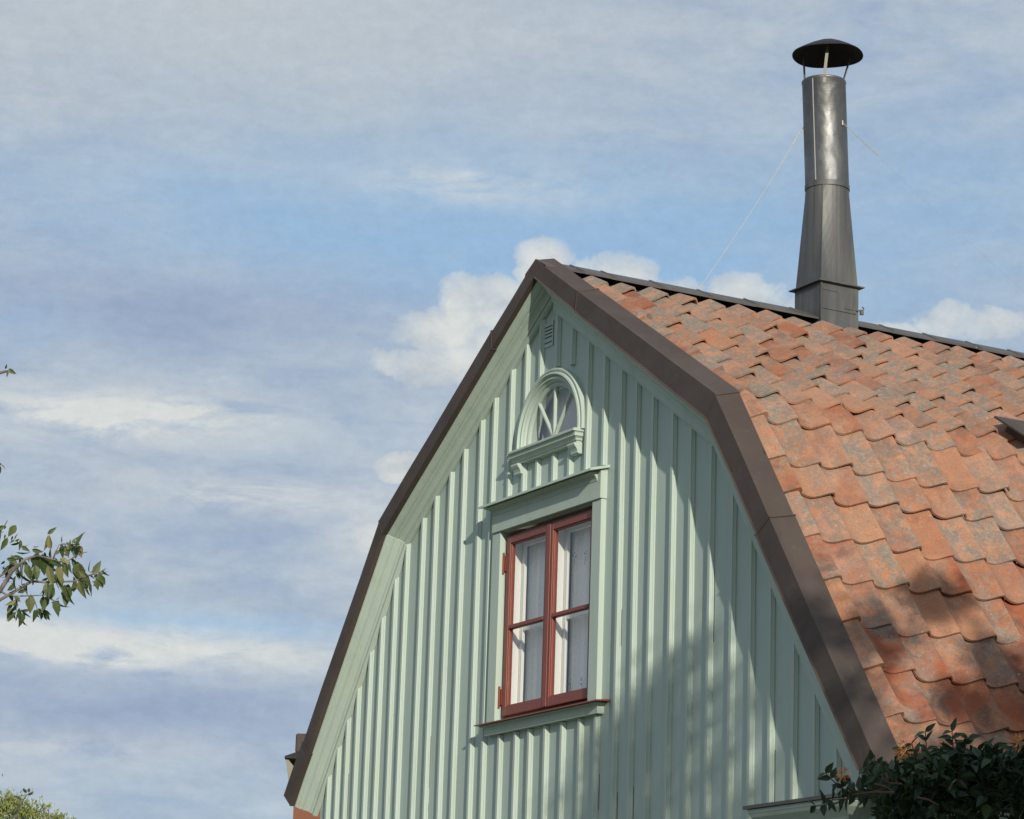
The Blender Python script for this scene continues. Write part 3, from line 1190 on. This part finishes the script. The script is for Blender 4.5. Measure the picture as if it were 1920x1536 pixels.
LE = (-.010, -.028)
x = MB()
lathe(x, [(.160, 3.225), (.166, 3.228), (.167, 3.262), (.162, 3.266)], lean=LE)
o = x.build('collar', m_sheet, chim, smooth=True)
o.data.set_sharp_from_angle(angle=math.radians(40))
x = MB()
pr = [(.1625, 3.262), (.1625, 3.70)]
pr += [(.1625, 4.06), (.166, 4.066), (.166, 4.078), (.1625, 4.083), (.153, 4.083), (.153, 3.9)]
lathe(x, pr, 64, LE)
# vertical seam
pipe = x.build('pipe', m_pipe, chim, smooth=True)
pipe.data.set_sharp_from_angle(angle=math.radians(35))
ang = math.radians(-66)
x = MB()
ca, sa_ = math.cos(ang), math.sin(ang)
x.prism([[(LE[0] * k + ca * (.1615 + a_) - sa_ * b_, cy + LE[1] * k + sa_ * (.1615 + a_) + ca * b_, z) for a_, b_ in ((0, -.004), (.0045, -.003), (.0045, .003), (0, .004))] for z, k in ((3.27, 0), (4.062, .975))])
x.build('pipe_seam', m_seam, chim)
# cap cone
x = MB()
tx, ty = 0.0, cy - .002
CZ = 4.292
rings = []
for r, z in ((.0, CZ + .12), (.0, CZ + .128)):
    pass
n = 48
prof = [(.02, CZ + .122), (.07, CZ + .106), (.14, CZ + .073), (.21, CZ + .034), (.262, CZ), (.266, CZ + .003), (.262, CZ + .009), (.21, CZ + .042), (.14, CZ + .081), (.07, CZ + .114), (.02, CZ + .131)]
vs, fs = [], []
for i, (r, z) in enumerate(prof):
    for j in range(n):
        t = 2 * math.pi * j / n
        wv = .006 * math.sin(3 * t + 1) * (r / .26)
        vs.append((tx + r * math.cos(t), ty + r * math.sin(t), z + wv))
for i in range(len(prof) - 1):
    for j in range(n):
        k = (j + 1) % n
        fs.append((i * n + j, i * n + k, (i + 1) * n + k, (i + 1) * n + j))
fs.append(tuple(range(n))); fs.append(tuple(range((len(prof) - 1) * n, len(prof) * n))[::-1])
x.add(vs, fs)
o = x.build('rain_cap', m_cap, chim, smooth=True)
for ang in (-33, 87, 207):
    t = math.radians(ang)
    x = MB()
    b0 = Vector((LE[0] + .160 * math.cos(t), cy + LE[1] + .160 * math.sin(t), 4.02))
    b1 = Vector((LE[0] + .160 * math.cos(t), cy + LE[1] + .160 * math.sin(t), 4.09))
    r_t = .205 if ang != -33 else .150
    tp2 = Vector((tx + r_t * math.cos(t), ty + r_t * math.sin(t), CZ + .118 - (r_t - .02) * .40))
    tg = Vector((-math.sin(t), math.cos(t), 0)) * .011
    rd = Vector((math.cos(t), math.sin(t), 0)) * .003
    x.prism([[tuple(p - tg - rd), tuple(p + tg - rd), tuple(p + tg + rd), tuple(p - tg + rd)] for p in (b0, b1, tp2)])
    x.build('cap_strut', m_strut, chim)
# soot door on the sunny face
x = MB()
X1 = h + .001
x.box((X1 - .003, cy - .150, 2.26), (X1 + .005, cy + .142, 2.425))
x.box((X1 + .0055, cy - .150, 2.400), (X1 + .009, cy - .02, 2.408))
x.box((X1 + .0055, cy + .04, 2.235 + .05), (X1 + .010, cy + .165, 2.243 + .05))
x.box((X1 + .0055, cy + .122, 2.26), (X1 + .011, cy + .132, 2.40))
x.tube([(X1 + .01, cy + .16, 2.29), (X1 + .012, cy + .20, 2.285), (X1 + .012, cy + .205, 2.315), (X1 + .012, cy + .19, 2.32)], .006, 6)
x.box((X1 + .0, cy + .175, 2.262), (X1 + .018, cy + .202, 2.30))
x.build('soot_door', m_sheet, chim, bevel=.0015)
x = MB()
x.box((h - .004, cy - h - .004, 2.0), (h + .006, cy - h + .012, 2.46))
x.build('corner_strip', m_ridge, chim)
# guy wires (attached high on the pipe)
wires = [((-.10, cy - .13, 3.755), (0, 1.155, 2.278)), ((.165, cy + .02, 3.72), (0, 4.95, 2.285)), ((-.17, cy + .05, 3.75), (-2.35, 4.62, .80))]
for p0, p1 in wires:
    x = MB()
    p0, p1 = Vector(p0), Vector(p1)
    pts = []
    for i in range(9):
        t = i / 8
        q = p0.lerp(p1, t); q.z -= .03 * math.sin(math.pi * t)
        pts.append(q)
    x.tube(pts, .0023 if p1.y < 3 else .0012, 5)
    x.tube([p0, p0.lerp(p1, .13)], .0028, 5)
    x.tube([p0 + Vector((0, 0, .015)), p0 - Vector((0, 0, .02))], .006, 6)
    x.build('guy_wire', m_wire, chim)


# ------------------------------------------------------------------ neighbouring house, mostly hidden behind the left verge
def ray(px, py, dist):
    """point at a distance along the sight line through a point surveyed in the photo"""
    d = f_ * 1.0 + r2 * ((px - 960) / 5329.7) - u2 * ((py - 768) / 5329.7)
    return CAM + d * dist


def local(p):
    return Vector((p.x, p.y, p.z - Z0))


nb = local(ray(551, 1500, 44))
nh = empty('neighbour_house', (nb.x, nb.y, 0))
tag(nh, 'orange rendered neighbouring house behind the lower left verge, with dark eave', 'house')
ex = Vector((r_.x, r_.y, 0)); ey = Vector((f_.x, f_.y, 0)).normalized()


def nbx(mb, a0, a1, b0, b1, z0, z1, base=nb):
    c = [base + ex * a + ey * b for a, b in ((a0, b0), (a1, b0), (a1, b1), (a0, b1))]
    mb.prism([[(p.x - nb.x, p.y - nb.y, z0) for p in c], [(p.x - nb.x, p.y - nb.y, z1) for p in c]])


eave = nb.z + .60
x = MB(); nbx(x, 0, 7, 0, 6, -Z0, eave)
x.build('wall', m_orange, nh, z=Z0)
x = MB()
P_ = [nb + ex * a + ey * b for a, b in [(-.15, -.35), (7.2, -.35), (7.2, 6.3), (-.15, 6.3)]]
R_ = [nb + ex * a + ey * b for a, b in ((3.2, 1.2), (5, 1.2), (5, 4.9), (3.2, 4.9))]
low = [(p.x - nb.x, p.y - nb.y, eave) for p in P_]
low2 = [(p.x - nb.x, p.y - nb.y, eave + .035) for p in P_]
top = [(p.x - nb.x, p.y - nb.y, eave + 1.5) for p in R_]
x.prism([low, low2, top])
x.build('roof', m_under, nh, z=Z0)
x = MB(); nbx(x, .03, .5, -.30, .15, eave + .02, eave + .10); nbx(x, .0, .4, -.28, .13, eave + .1, eave + .40)
x.build('roof_vent', m_flash, nh, z=Z0, bevel=.03)
x = MB()
tri = [(-.135, eave - .01), (-.10, eave - .01), (.16, eave - .30), (.0, eave - .36), (-.075, eave - .36)]
x.prism([[((nb + ex * a + ey * b).x - nb.x, (nb + ex * a + ey * b).y - nb.y, z) for a, z in tri] for b in (-.30, -.25)])
x.build('eave_bracket', m_strut, nh, z=Z0)


# ------------------------------------------------------------------ foliage
def leaf(mb, p, d, up, ln, wd, tint, curl=.25, mi=0):
    d = d.normalized()
    s_ = d.cross(up)
    if s_.length < 1e-3: s_ = d.cross(Vector((1, 0, 0)))
    s_.normalize()
    n = s_.cross(d)
    vs = []
    for t, w_ in ((0, .05), (.17, .72), (.42, 1.0), (.74, .55), (1.0, .02)):
        c = p + d * (ln * t) - n * (curl * ln * t * t)
        hw = wd * .5 * w_
        vs += [c - s_ * hw + n * hw * .35, c, c + s_ * hw + n * hw * .35]
    fs = []
    for i in range(4):
        for j in range(2):
            q = i * 3 + j
            fs.append((q, q + 1, q + 4, q + 3))
    mb.add(vs, fs, mi, tint)


def rv(s_=1.0):
    return Vector((rnd.gauss(0, s_), rnd.gauss(0, s_), rnd.gauss(0, s_)))


def rt():
    return (rnd.random(), rnd.random(), 0)


# left tree: trunk and crown stand outside the picture, one bough reaches in
lt_base = ray(-330, 1100, 14.2); lt_base.z = 0
lt = empty('broadleaf_tree', (lt_base.x, lt_base.y, 0))
tag(lt, 'leafy bough of a broadleaf tree reaching in from the left edge against the sky', 'tree')


def lb(px, py, d=14.0):
    return ray(px, py, d) - Vector((lt_base.x, lt_base.y, 0))


limb = MB()
trunk_pts = [Vector((0, 0, -.1)), Vector((.05, .02, 1.2)), Vector((-.05, .05, 2.6)), Vector((.0, .0, 4.2)), Vector((-.1, .05, 5.6))]
limb.tube(trunk_pts, [.16, .13, .11, .08, .04], 10)
limb.build('trunk', m_bark, lt, z=0, smooth=True)
br = MB()
lv = MB()


def bough(pts, r0, r1):
    pts = [Vector(p) for p in pts]
    rs = [r0 + (r1 - r0) * i / (len(pts) - 1) for i in range(len(pts))]
    br.tube(pts, rs, 6)


hub = Vector((-.02, .02, 2.9))
mn = [hub, lb(-150, 1230), lb(-60, 1160), lb(0, 1108), lb(22, 1072), lb(48, 1048), lb(70, 1042)]
bough(mn, .020, .005)
tw = [([lb(-60, 1175), lb(0, 1125), lb(60, 1090), lb(85, 1092), lb(140, 1090), lb(170, 1078), lb(188, 1072)], .006),
      ([lb(-40, 1100), lb(0, 1080), lb(20, 1068), lb(48, 1048)], .006),
      ([lb(70, 1042), lb(95, 1048), lb(112, 1054), lb(130, 1050), lb(150, 1038), lb(164, 1035)], .004),
      ([lb(112, 1030), lb(118, 1020), lb(140, 1021), lb(150, 1020)], .003),
      ([lb(100, 1048), lb(104, 1035), lb(112, 1020)], .003),
      ([lb(0, 1108), lb(12, 1115), lb(35, 1118), lb(60, 1117), lb(88, 1116)], .004),
      ([lb(60, 1117), lb(66, 1130), lb(70, 1142)], .003), ([lb(35, 1118), lb(32, 1130), lb(30, 1148)], .003),
      ([lb(88, 1116), lb(100, 1126), lb(112, 1138)], .003),
      ([lb(40, 1056), lb(42, 1080), lb(40, 1095)], .003),
      ([lb(-40, 1040), lb(-8, 1000), lb(6, 990), lb(14, 976)], .004), ([hub + Vector((0, 0, .6)), lb(-60, 1080), lb(-40, 1040)], .014),
      ([hub + Vector((0, 0, 1.0)), lb(-120, 900), lb(-50, 880), lb(-10, 872), (lb(2, 870))], .012),
      ([hub + Vector((0, 0, 1.5)), lb(-140, 740), lb(-60, 710), lb(-4, 700), lb(14, 696)], .012)]
for pts, r in tw:
    bough(pts, r * 1.6, r * .5)
# leaves read off the bough: (x, y, dx, dy, length px)
LF = [(90, 1004, 0, 1, 27), (96, 1030, -6, -26, 26), (30, 985, -12, 18, 24), (14, 1008, -10, 20, 26), (2, 1000, -3, 14, 20), (28, 1012, 2, -12, 12),
      (20, 1022, 20, -8, 22), (38, 1012, 2, 16, 18), (30, 1035, 24, 4, 26), (40, 1024, 14, 8, 20), (22, 1045, 4, 22, 26), (12, 1048, 14, 2, 20),
      (60, 1030, 18, 6, 20), (70, 1036, -4, 26, 34), (78, 1040, 2, 34, 40), (88, 1042, 8, 34, 40), (70, 1055, -2, 24, 30), (90, 1060, 8, 32, 40), (100, 1070, 8, 28, 38),
      (96, 1050, 14, 10, 24), (108, 1062, 10, 26, 32), (112, 1075, 6, 28, 34), (104, 1040, 8, -8, 14), (118, 1022, -3, 22, 24), (122, 1020, 6, 22, 28), (130, 1020, -2, 20, 24),
      (136, 1020, 6, -14, 16), (147, 1020, 2, -24, 26), (142, 1022, 1, 22, 26), (146, 1022, 6, 22, 24), (150, 1024, 6, 6, 10), (117, 1018, -4, -12, 14), (122, 1054, 4, 26, 28),
      (130, 1052, 4, 22, 24), (134, 1052, 8, 18, 22), (112, 1048, 14, 4, 20), (145, 1053, 7, 34, 42), (140, 1085, -2, 22, 28), (148, 1088, 8, 28, 34), (155, 1072, 4, 34, 36),
      (165, 1090, 4, 30, 32), (174, 1078, 12, -22, 30), (176, 1078, 14, 8, 22), (184, 1075, 8, 18, 24), (188, 1078, 7, 16, 20), (180, 1086, 3, 18, 20), (168, 1074, -2, -18, 22),
      (160, 1080, -12, -8, 16), (128, 1095, -3, 40, 42), (122, 1096, 6, 34, 38), (60, 1078, -12, -14, 24), (62, 1088, 4, -18, 20), (58, 1090, -14, -6, 20), (78, 1088, 12, -4, 16),
      (95, 1095, 4, 22, 26), (100, 1094, -6, 24, 28), (88, 1092, 2, 28, 30), (30, 1080, -8, 20, 26), (24, 1092, 6, 18, 22), (40, 1094, 12, 14, 24), (30, 1100, -14, 4, 22),
      (56, 1118, 2, 24, 30), (62, 1122, -6, 22, 24), (82, 1118, -3, 22, 28), (90, 1118, -8, 20, 30), (95, 1124, 2, -18, 22), (102, 1126, 8, 20, 28), (108, 1130, 16, 14, 26),
      (70, 1142, -6, 18, 24), (72, 1142, 4, 16, 20), (82, 1142, 8, 20, 24), (30, 1125, -14, 8, 22), (32, 1130, -8, 20, 26), (30, 1148, -12, 14, 22), (34, 1148, 6, 22, 28),
      (40, 1142, 14, 14, 24), (36, 1140, 2, 26, 30), (24, 1140, -8, 24, 26), (40, 1150, 0, 24, 28), (10, 1070, 4, 20, 26), (16, 1060, -10, 12, 20), (48, 1052, 8, 26, 30), (52, 1058, 2, 26, 28),
      (44, 1052, -4, 24, 30), (4, 1086, 10, 8, 18), (18, 1110, 6, 14, 18), (26, 1118, 10, 8, 16), (14, 694, 0, 12, 14), (10, 692, 3, -8, 10), (16, 692, 10, 8, 15), (2, 872, 9, 5, 12), (-2, 872, 2, 16, 16),
      (2, 990, -8, 14, 20), (8, 986, -10, 6, 16), (86, 1140, -10, 10, 20), (48, 1106, -10, 4, 18), (66, 1060, 6, 22, 28), (34, 1066, 10, 16, 26), (26, 1056, -12, 14, 24)]
TW_R = r2
for (x0, y0, dx, dy, lnp) in LF:
    p = lb(x0, y0, 14.0 + rnd.uniform(-.08, .08))
    d = (r2 * dx - u2 * dy).normalized() + f_ * rnd.uniform(-.5, .5)
    ln = lnp / 5329.7 * 14 * 1.08
    leaf(lv, p, d, (-f_ + rv(.75)).normalized(), ln, ln * rnd.uniform(.36, .58), rt(), rnd.uniform(-.1, .5))
for k in range(170):
    x0, y0, dx, dy, lnp = rnd.choice(LF[:100])
    if y0 < 990: continue
    p = lb(x0 + rnd.gauss(0, 6), y0 + rnd.gauss(0, 6), 14.1)
    ln = lnp / 5329.7 * 14 * rnd.uniform(.35, .85)
    leaf(lv, p, (r2 * (dx + rnd.gauss(0, 8)) - u2 * (dy + rnd.gauss(0, 8))), (-f_ + rv(.9)), ln, ln * .42, rt(), .35)
# the rest of the crown, outside the frame
for i in range(46):
    c = Vector((rnd.gauss(0, .6), rnd.gauss(0, .6), rnd.uniform(3.0, 6.2)))
    c -= ex * 2.0
    t = min(1, max(0, (c.z - 2.0) / 4.0))
    st = Vector((0, 0, 2.0 + 3.2 * t * .8))
    bough([st, st.lerp(c, .5) + Vector((0, 0, .1)), c], .012, .004)
    for k in range(34):
        leaf(lv, c + rv(.20), rv() + Vector((0, 0, -.6)), rv(), rnd.uniform(.05, .085), rnd.uniform(.03, .045), rt(), .2)
br.build('branch', m_bark, lt, z=0, smooth=True)
lv.build('foliage', m_leaf_tree, lt, z=0)


# bottom-left fine leafed bush and the dark shoot in front of it
bb_ = ray(40, 1536, 26)
bush = empty('garden_bush', (bb_.x, bb_.y, 0))
tag(bush, 'sunlit yellow green fine leafed bush top in the bottom left corner', 'bush')
fo = MB(); st_ = MB()
for (px_, py_, rr, nn) in ((10, 1515, .13, 500), (35, 1520, .14, 520), (62, 1530, .12, 420), (-15, 1520, .16, 400), (0, 1545, .22, 500), (50, 1550, .2, 500), (92, 1545, .09, 260), (108, 1538, .07, 220), (140, 1548, .06, 140),
                          (125, 1560, .12, 220), (20, 1500, .06, 120), (82, 1514, .03, 26), (92, 1512, .02, 20), (-40, 1560, .3, 400), (40, 1590, .35, 500), (110, 1600, .3, 400)):
    c = ray(px_, py_, 26) - Vector((bb_.x, bb_.y, 0))
    st_.tube([Vector((rnd.uniform(-.2, .2), rnd.uniform(-.2, .2), 1.0)), c - Vector((0, 0, .35)), c], [.02, .01, .004], 5)
    for k in range(nn):
        o_ = rv(rr * .45)
        leaf(fo, c + o_, rv(.7) + Vector((0, 0, .9)) + o_ * 2, rv(), rnd.uniform(.022, .045), rnd.uniform(.008, .016), rt(), .1)
zc = bb_.z
for i in range(90):
    c = Vector((rnd.gauss(0, .55), rnd.gauss(0, .55), rnd.uniform(.4, zc - .45)))
    for k in range(30):
        leaf(fo, c + rv(.13), rv(), rv(), rnd.uniform(.03, .06), .02, rt(), .1)
st_.tube([Vector((0, 0, -.05)), Vector((.02, 0, .6)), Vector((0, 0, zc - .5))], [.05, .04, .015], 7)
st_.build('stem', m_bark, bush, z=0)
fo.build('foliage', m_leaf_yew, bush, z=0)

sb_ = ray(30, 1536, 17)
shoot = empty('young_sapling', (sb_.x, sb_.y, 0))
tag(shoot, 'thin dark leafy shoot rising in front of the yellow green bush at bottom left', 'sapling')
st_ = MB(); fo = MB()
S = lambda a_, b_: ray(a_, b_, 17) - Vector((sb_.x, sb_.y, 0))
st_.tube([Vector((.05, 0, -.05)), Vector((.0, 0, 1.2)), S(30, 1534), S(38, 1512), S(44, 1500), S(50, 1491), S(56, 1487), S(63, 1486)], [.016, .012, .007, .005, .004, .003, .003, .002], 6)
for (x0, y0, dx, dy, lnp) in ((41, 1500, -16, -9, 19), (48, 1494, -9, -4, 10), (53, 1486, 2, -8, 9), (50, 1487, -8, -10, 12), (52, 1491, 10, -5, 13), (38, 1512, -12, -6, 16), (34, 1520, -10, 10, 15), (44, 1504, 14, 8, 20), (36, 1530, 12, 8, 18)):
    leaf(fo, S(x0, y0), (r2 * dx - u2 * dy) + f_ * rnd.uniform(-4, 4), -f_ + rv(.8), lnp / 5329.7 * 17, .02, rt(), .2)
for k in range(40):
    leaf(fo, Vector((0, 0, rnd.uniform(.4, sb_.z - .3))), rv(), rv(), .07, .03, rt(), .2)
st_.build('stem', m_bark, shoot, z=0)
fo.build('foliage', m_leaf_dark, shoot, z=0)

# climbing shrub at the bottom right with orange blossom
vb_ = ray(1760, 1536, 15.0)
vine = empty('honeysuckle_shrub', (vb_.x, vb_.y, 0))
tag(vine, 'dark leafy honeysuckle with orange blossoms in front of the tiled eave at bottom right', 'shrub')
VO = Vector((vb_.x, vb_.y, 0))
fo = MB(); st_ = MB(); fw = MB()
outl = [(1590, 1470), (1625, 1432), (1650, 1432), (1690, 1425), (1720, 1420), (1750, 1408), (1780, 1396), (1815, 1408), (1840, 1398), (1870, 1400), (1900, 1408), (1930, 1400), (1980, 1390), (2050, 1380), (2150, 1375)]


def topy(x):
    for (a_, b_), (c_, d_) in zip(outl, outl[1:]):
        if a_ <= x <= c_: return b_ + (d_ - b_) * (x - a_) / (c_ - a_)
    return 1400


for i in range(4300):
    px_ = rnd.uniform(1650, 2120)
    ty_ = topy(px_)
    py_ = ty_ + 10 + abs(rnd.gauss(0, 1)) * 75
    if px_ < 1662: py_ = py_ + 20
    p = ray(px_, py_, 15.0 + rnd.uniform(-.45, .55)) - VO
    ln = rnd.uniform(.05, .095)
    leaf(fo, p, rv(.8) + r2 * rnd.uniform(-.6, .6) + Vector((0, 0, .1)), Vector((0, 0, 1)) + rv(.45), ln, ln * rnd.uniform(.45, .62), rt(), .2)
for i in range(1500):
    p = r_ * rnd.uniform(-.22, 1.3) + f_ * rnd.uniform(-.3, .8); p.z = rnd.uniform(.1, vb_.z - .1)
    ln = rnd.uniform(.06, .1)
    leaf(fo, p, rv(.8), Vector((0, 0, 1)) + rv(.4), ln, ln * .5, rt(), .2)


def sprig(px0, py0, px1, py1, d=14.6, n=7, lnm=.075):
    a_, b_ = ray(px0, py0, d + .15) - VO, ray(px1, py1, d) - VO
    st_.tube([a_, a_.lerp(b_, .5) + Vector((0, 0, -.015)), b_], [.006, .004, .0025], 5)
    for k in range(n):
        t = k / (n - 1)
        q = a_.lerp(b_, .15 + .85 * t)
        for sg in (-1, 1):
            ax = (b_ - a_).normalized()
            d_ = ax * rnd.uniform(.1, .9) + (ax.cross(f_).normalized() * sg * rnd.uniform(.5, 1.1)) + rv(.25)
            leaf(fo, q, d_, Vector((0, 0, 1)) * .6 - f_ * .8 + rv(.35), lnm * rnd.uniform(.7, 1.15), lnm * rnd.uniform(.38, .55), rt(), rnd.uniform(0, .3))


sprig(1600, 1490, 1548, 1450, 14.4, 5, .07)
sprig(1660, 1486, 1560, 1500, 14.3, 5, .065)
sprig(1600, 1492, 1530, 1512, 14.3, 5, .075)
sprig(1660, 1470, 1590, 1470, 14.35, 6, .07)
sprig(1650, 1465, 1618, 1440, 14.35, 5, .07)
sprig(1690, 1470, 1640, 1455, 14.3, 6, .075)
sprig(1655, 1480, 1600, 1482, 14.3, 6, .07)
sprig(1660, 1440, 1632, 1425, 14.5, 4, .07)
sprig(1740, 1450, 1735, 1372, 14.7, 5, .07)
sprig(1790, 1440, 1785, 1372, 14.6, 6, .08)
sprig(1800, 1420, 1815, 1385, 14.6, 4, .08)
sprig(1720, 1430, 1710, 1395, 14.6, 4, .075)
sprig(1860, 1430, 1862, 1400, 14.7, 4, .07)
sprig(1900, 1430, 1925, 1385, 14.6, 5, .07)
sprig(1880, 1440, 1895, 1405, 14.6, 4, .07)
sprig(1680, 1450, 1688, 1405, 14.6, 3, .06)
for a_, b_ in (((1675, 1486), (1598, 1490)), ((1640, 1470), (1675, 1484)), ((1660, 1450), (1668, 1475)), ((1720, 1495), (1760, 1510)), ((1780, 1480), (1792, 1462))):
    st_.tube([ray(*a_, 14.25) - VO, ray((a_[0] + b_[0]) / 2, (a_[1] + b_[1]) / 2 - 3, 14.25) - VO, ray(*b_, 14.3) - VO], [.006, .005, .003], 5)
for i in range(9):
    q_ = r_ * rnd.uniform(-.15, .9) + f_ * rnd.uniform(0, .6); x0, y0 = q_.x, q_.y
    st_.tube([Vector((x0 * .4, y0 * .4, -.05)), Vector((x0, y0, 1.4)), Vector((x0, y0, vb_.z - .1))], [.022, .016, .008], 6)
st_.build('stem', m_twig, vine, z=0)
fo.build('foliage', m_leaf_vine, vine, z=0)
for (px_, py_, s_, mi) in ((1695, 1405, .035, 0), (1582, 1452, .028, 1), (1908, 1392, .035, 0), (1690, 1412, .025, 0)):
    fw = MB()
    c = ray(px_, py_, 14.35) - VO
    for k in range(46):
        d_ = rv().normalized()
        p = c + d_ * s_ * rnd.uniform(.3, 1.0)
        leaf(fw, p, d_ + rv(.3), rv(), .022, .007, None, .5, (1 if (mi and rnd.random() < .45) else 0))
    fw.build('blossom', [m_flower, m_flower2], vine, z=0)

# ------------------------------------------------------------------ garden tree outside the frame, towards the sun (throws the dappled shade)
st0 = Vector((14.6, -4.3, 0))
gtree = empty('shade_tree', st0)
tag(gtree, 'tall loose crowned garden tree standing off to the right of the green gable', 'tree')
fo = MB(); br2 = MB()
targets = []


def tgt(x, y, z, rad, n_, dist=13.0, lf_=.07):
    targets.append((Vector((x, y, z + Z0)) + SUN * dist - st0, rad, n_, lf_))


# shade on the gable, a loose diagonal band
for (x, z, rad, n_) in ((1.15, -1.0, .16, 70), (1.45, -.85, .17, 80), (1.75, -.75, .15, 60), (1.0, -1.25, .20, 110), (1.3, -1.25, .2, 110), (.8, -1.4, .22, 120), (1.6, -1.1, .15, 60), (2.05, -1.0, .12, 40),
                        (1.1, -1.6, .22, 120), (.6, -1.75, .25, 130), (1.5, -1.5, .16, 70), (2.0, -1.35, .14, 50), (2.3, -1.2, .1, 26), (1.8, -1.85, .2, 90), (.9, -2.0, .3, 160), (1.4, -2.0, .3, 150), (2.3, -1.75, .16, 60)):
    tgt(x, 0, z, rad, n_, 13.0 + rnd.uniform(-.6, .6))
# shade on the lower tiles and the shrub
for i in range(60):
    y = rnd.uniform(-.1, 3.6)
    v = rnd.uniform(1.5, 3.0)
    if v < 2.0 and rnd.random() < .45: continue
    x = 2.335 + v * .571; z = .82 - v * .821
    tgt(x, y, z, rnd.uniform(.09, .17), rnd.randint(210, 300), 10.5 + rnd.uniform(-1, 1), .07)
for i in range(5):
    v = rnd.uniform(.9, 2.6)
    tgt(2.335 + v * .571, -.15, .82 - v * .821, .12, 40, 12.5)
for i in range(70):
    tgt(rnd.uniform(3.9, 6.0), rnd.uniform(-1.2, 2.0), rnd.uniform(-2.6, -1.62), rnd.uniform(.2, .32), 120, 11.5 + rnd.uniform(-1, 1), .09)
tk = [Vector((0, 0, -.1)), Vector((.1, 0, 1.6)), Vector((0, .1, 3.4)), Vector((-.1, .2, 5.2)), Vector((0, .3, 7.0))]
br2.tube(tk, [.24, .20, .15, .10, .05], 12)
br2.build('trunk', m_bark, gtree, z=0, smooth=True)
b3 = MB()
for c, rad, n_, lf_ in targets:
    h0 = max(1.8, min(6.6, c.z - .6 - .35 * math.hypot(c.x, c.y)))
    st = Vector((0, .1, h0))
    mid = st.lerp(c, .55) + Vector((0, 0, .12))
    b3.tube([st, mid, c], [.022, .012, .004], 5)
    for k in range(n_):
        o_ = rv(rad * .62)
        leaf(fo, c + o_, rv(), rv(), lf_ * rnd.uniform(.8, 1.3), lf_ * rnd.uniform(.5, .75), rt(), .2)
b3.build('branch', m_bark, gtree, z=0)
fo.build('foliage', m_leaf_tree, gtree, z=0)
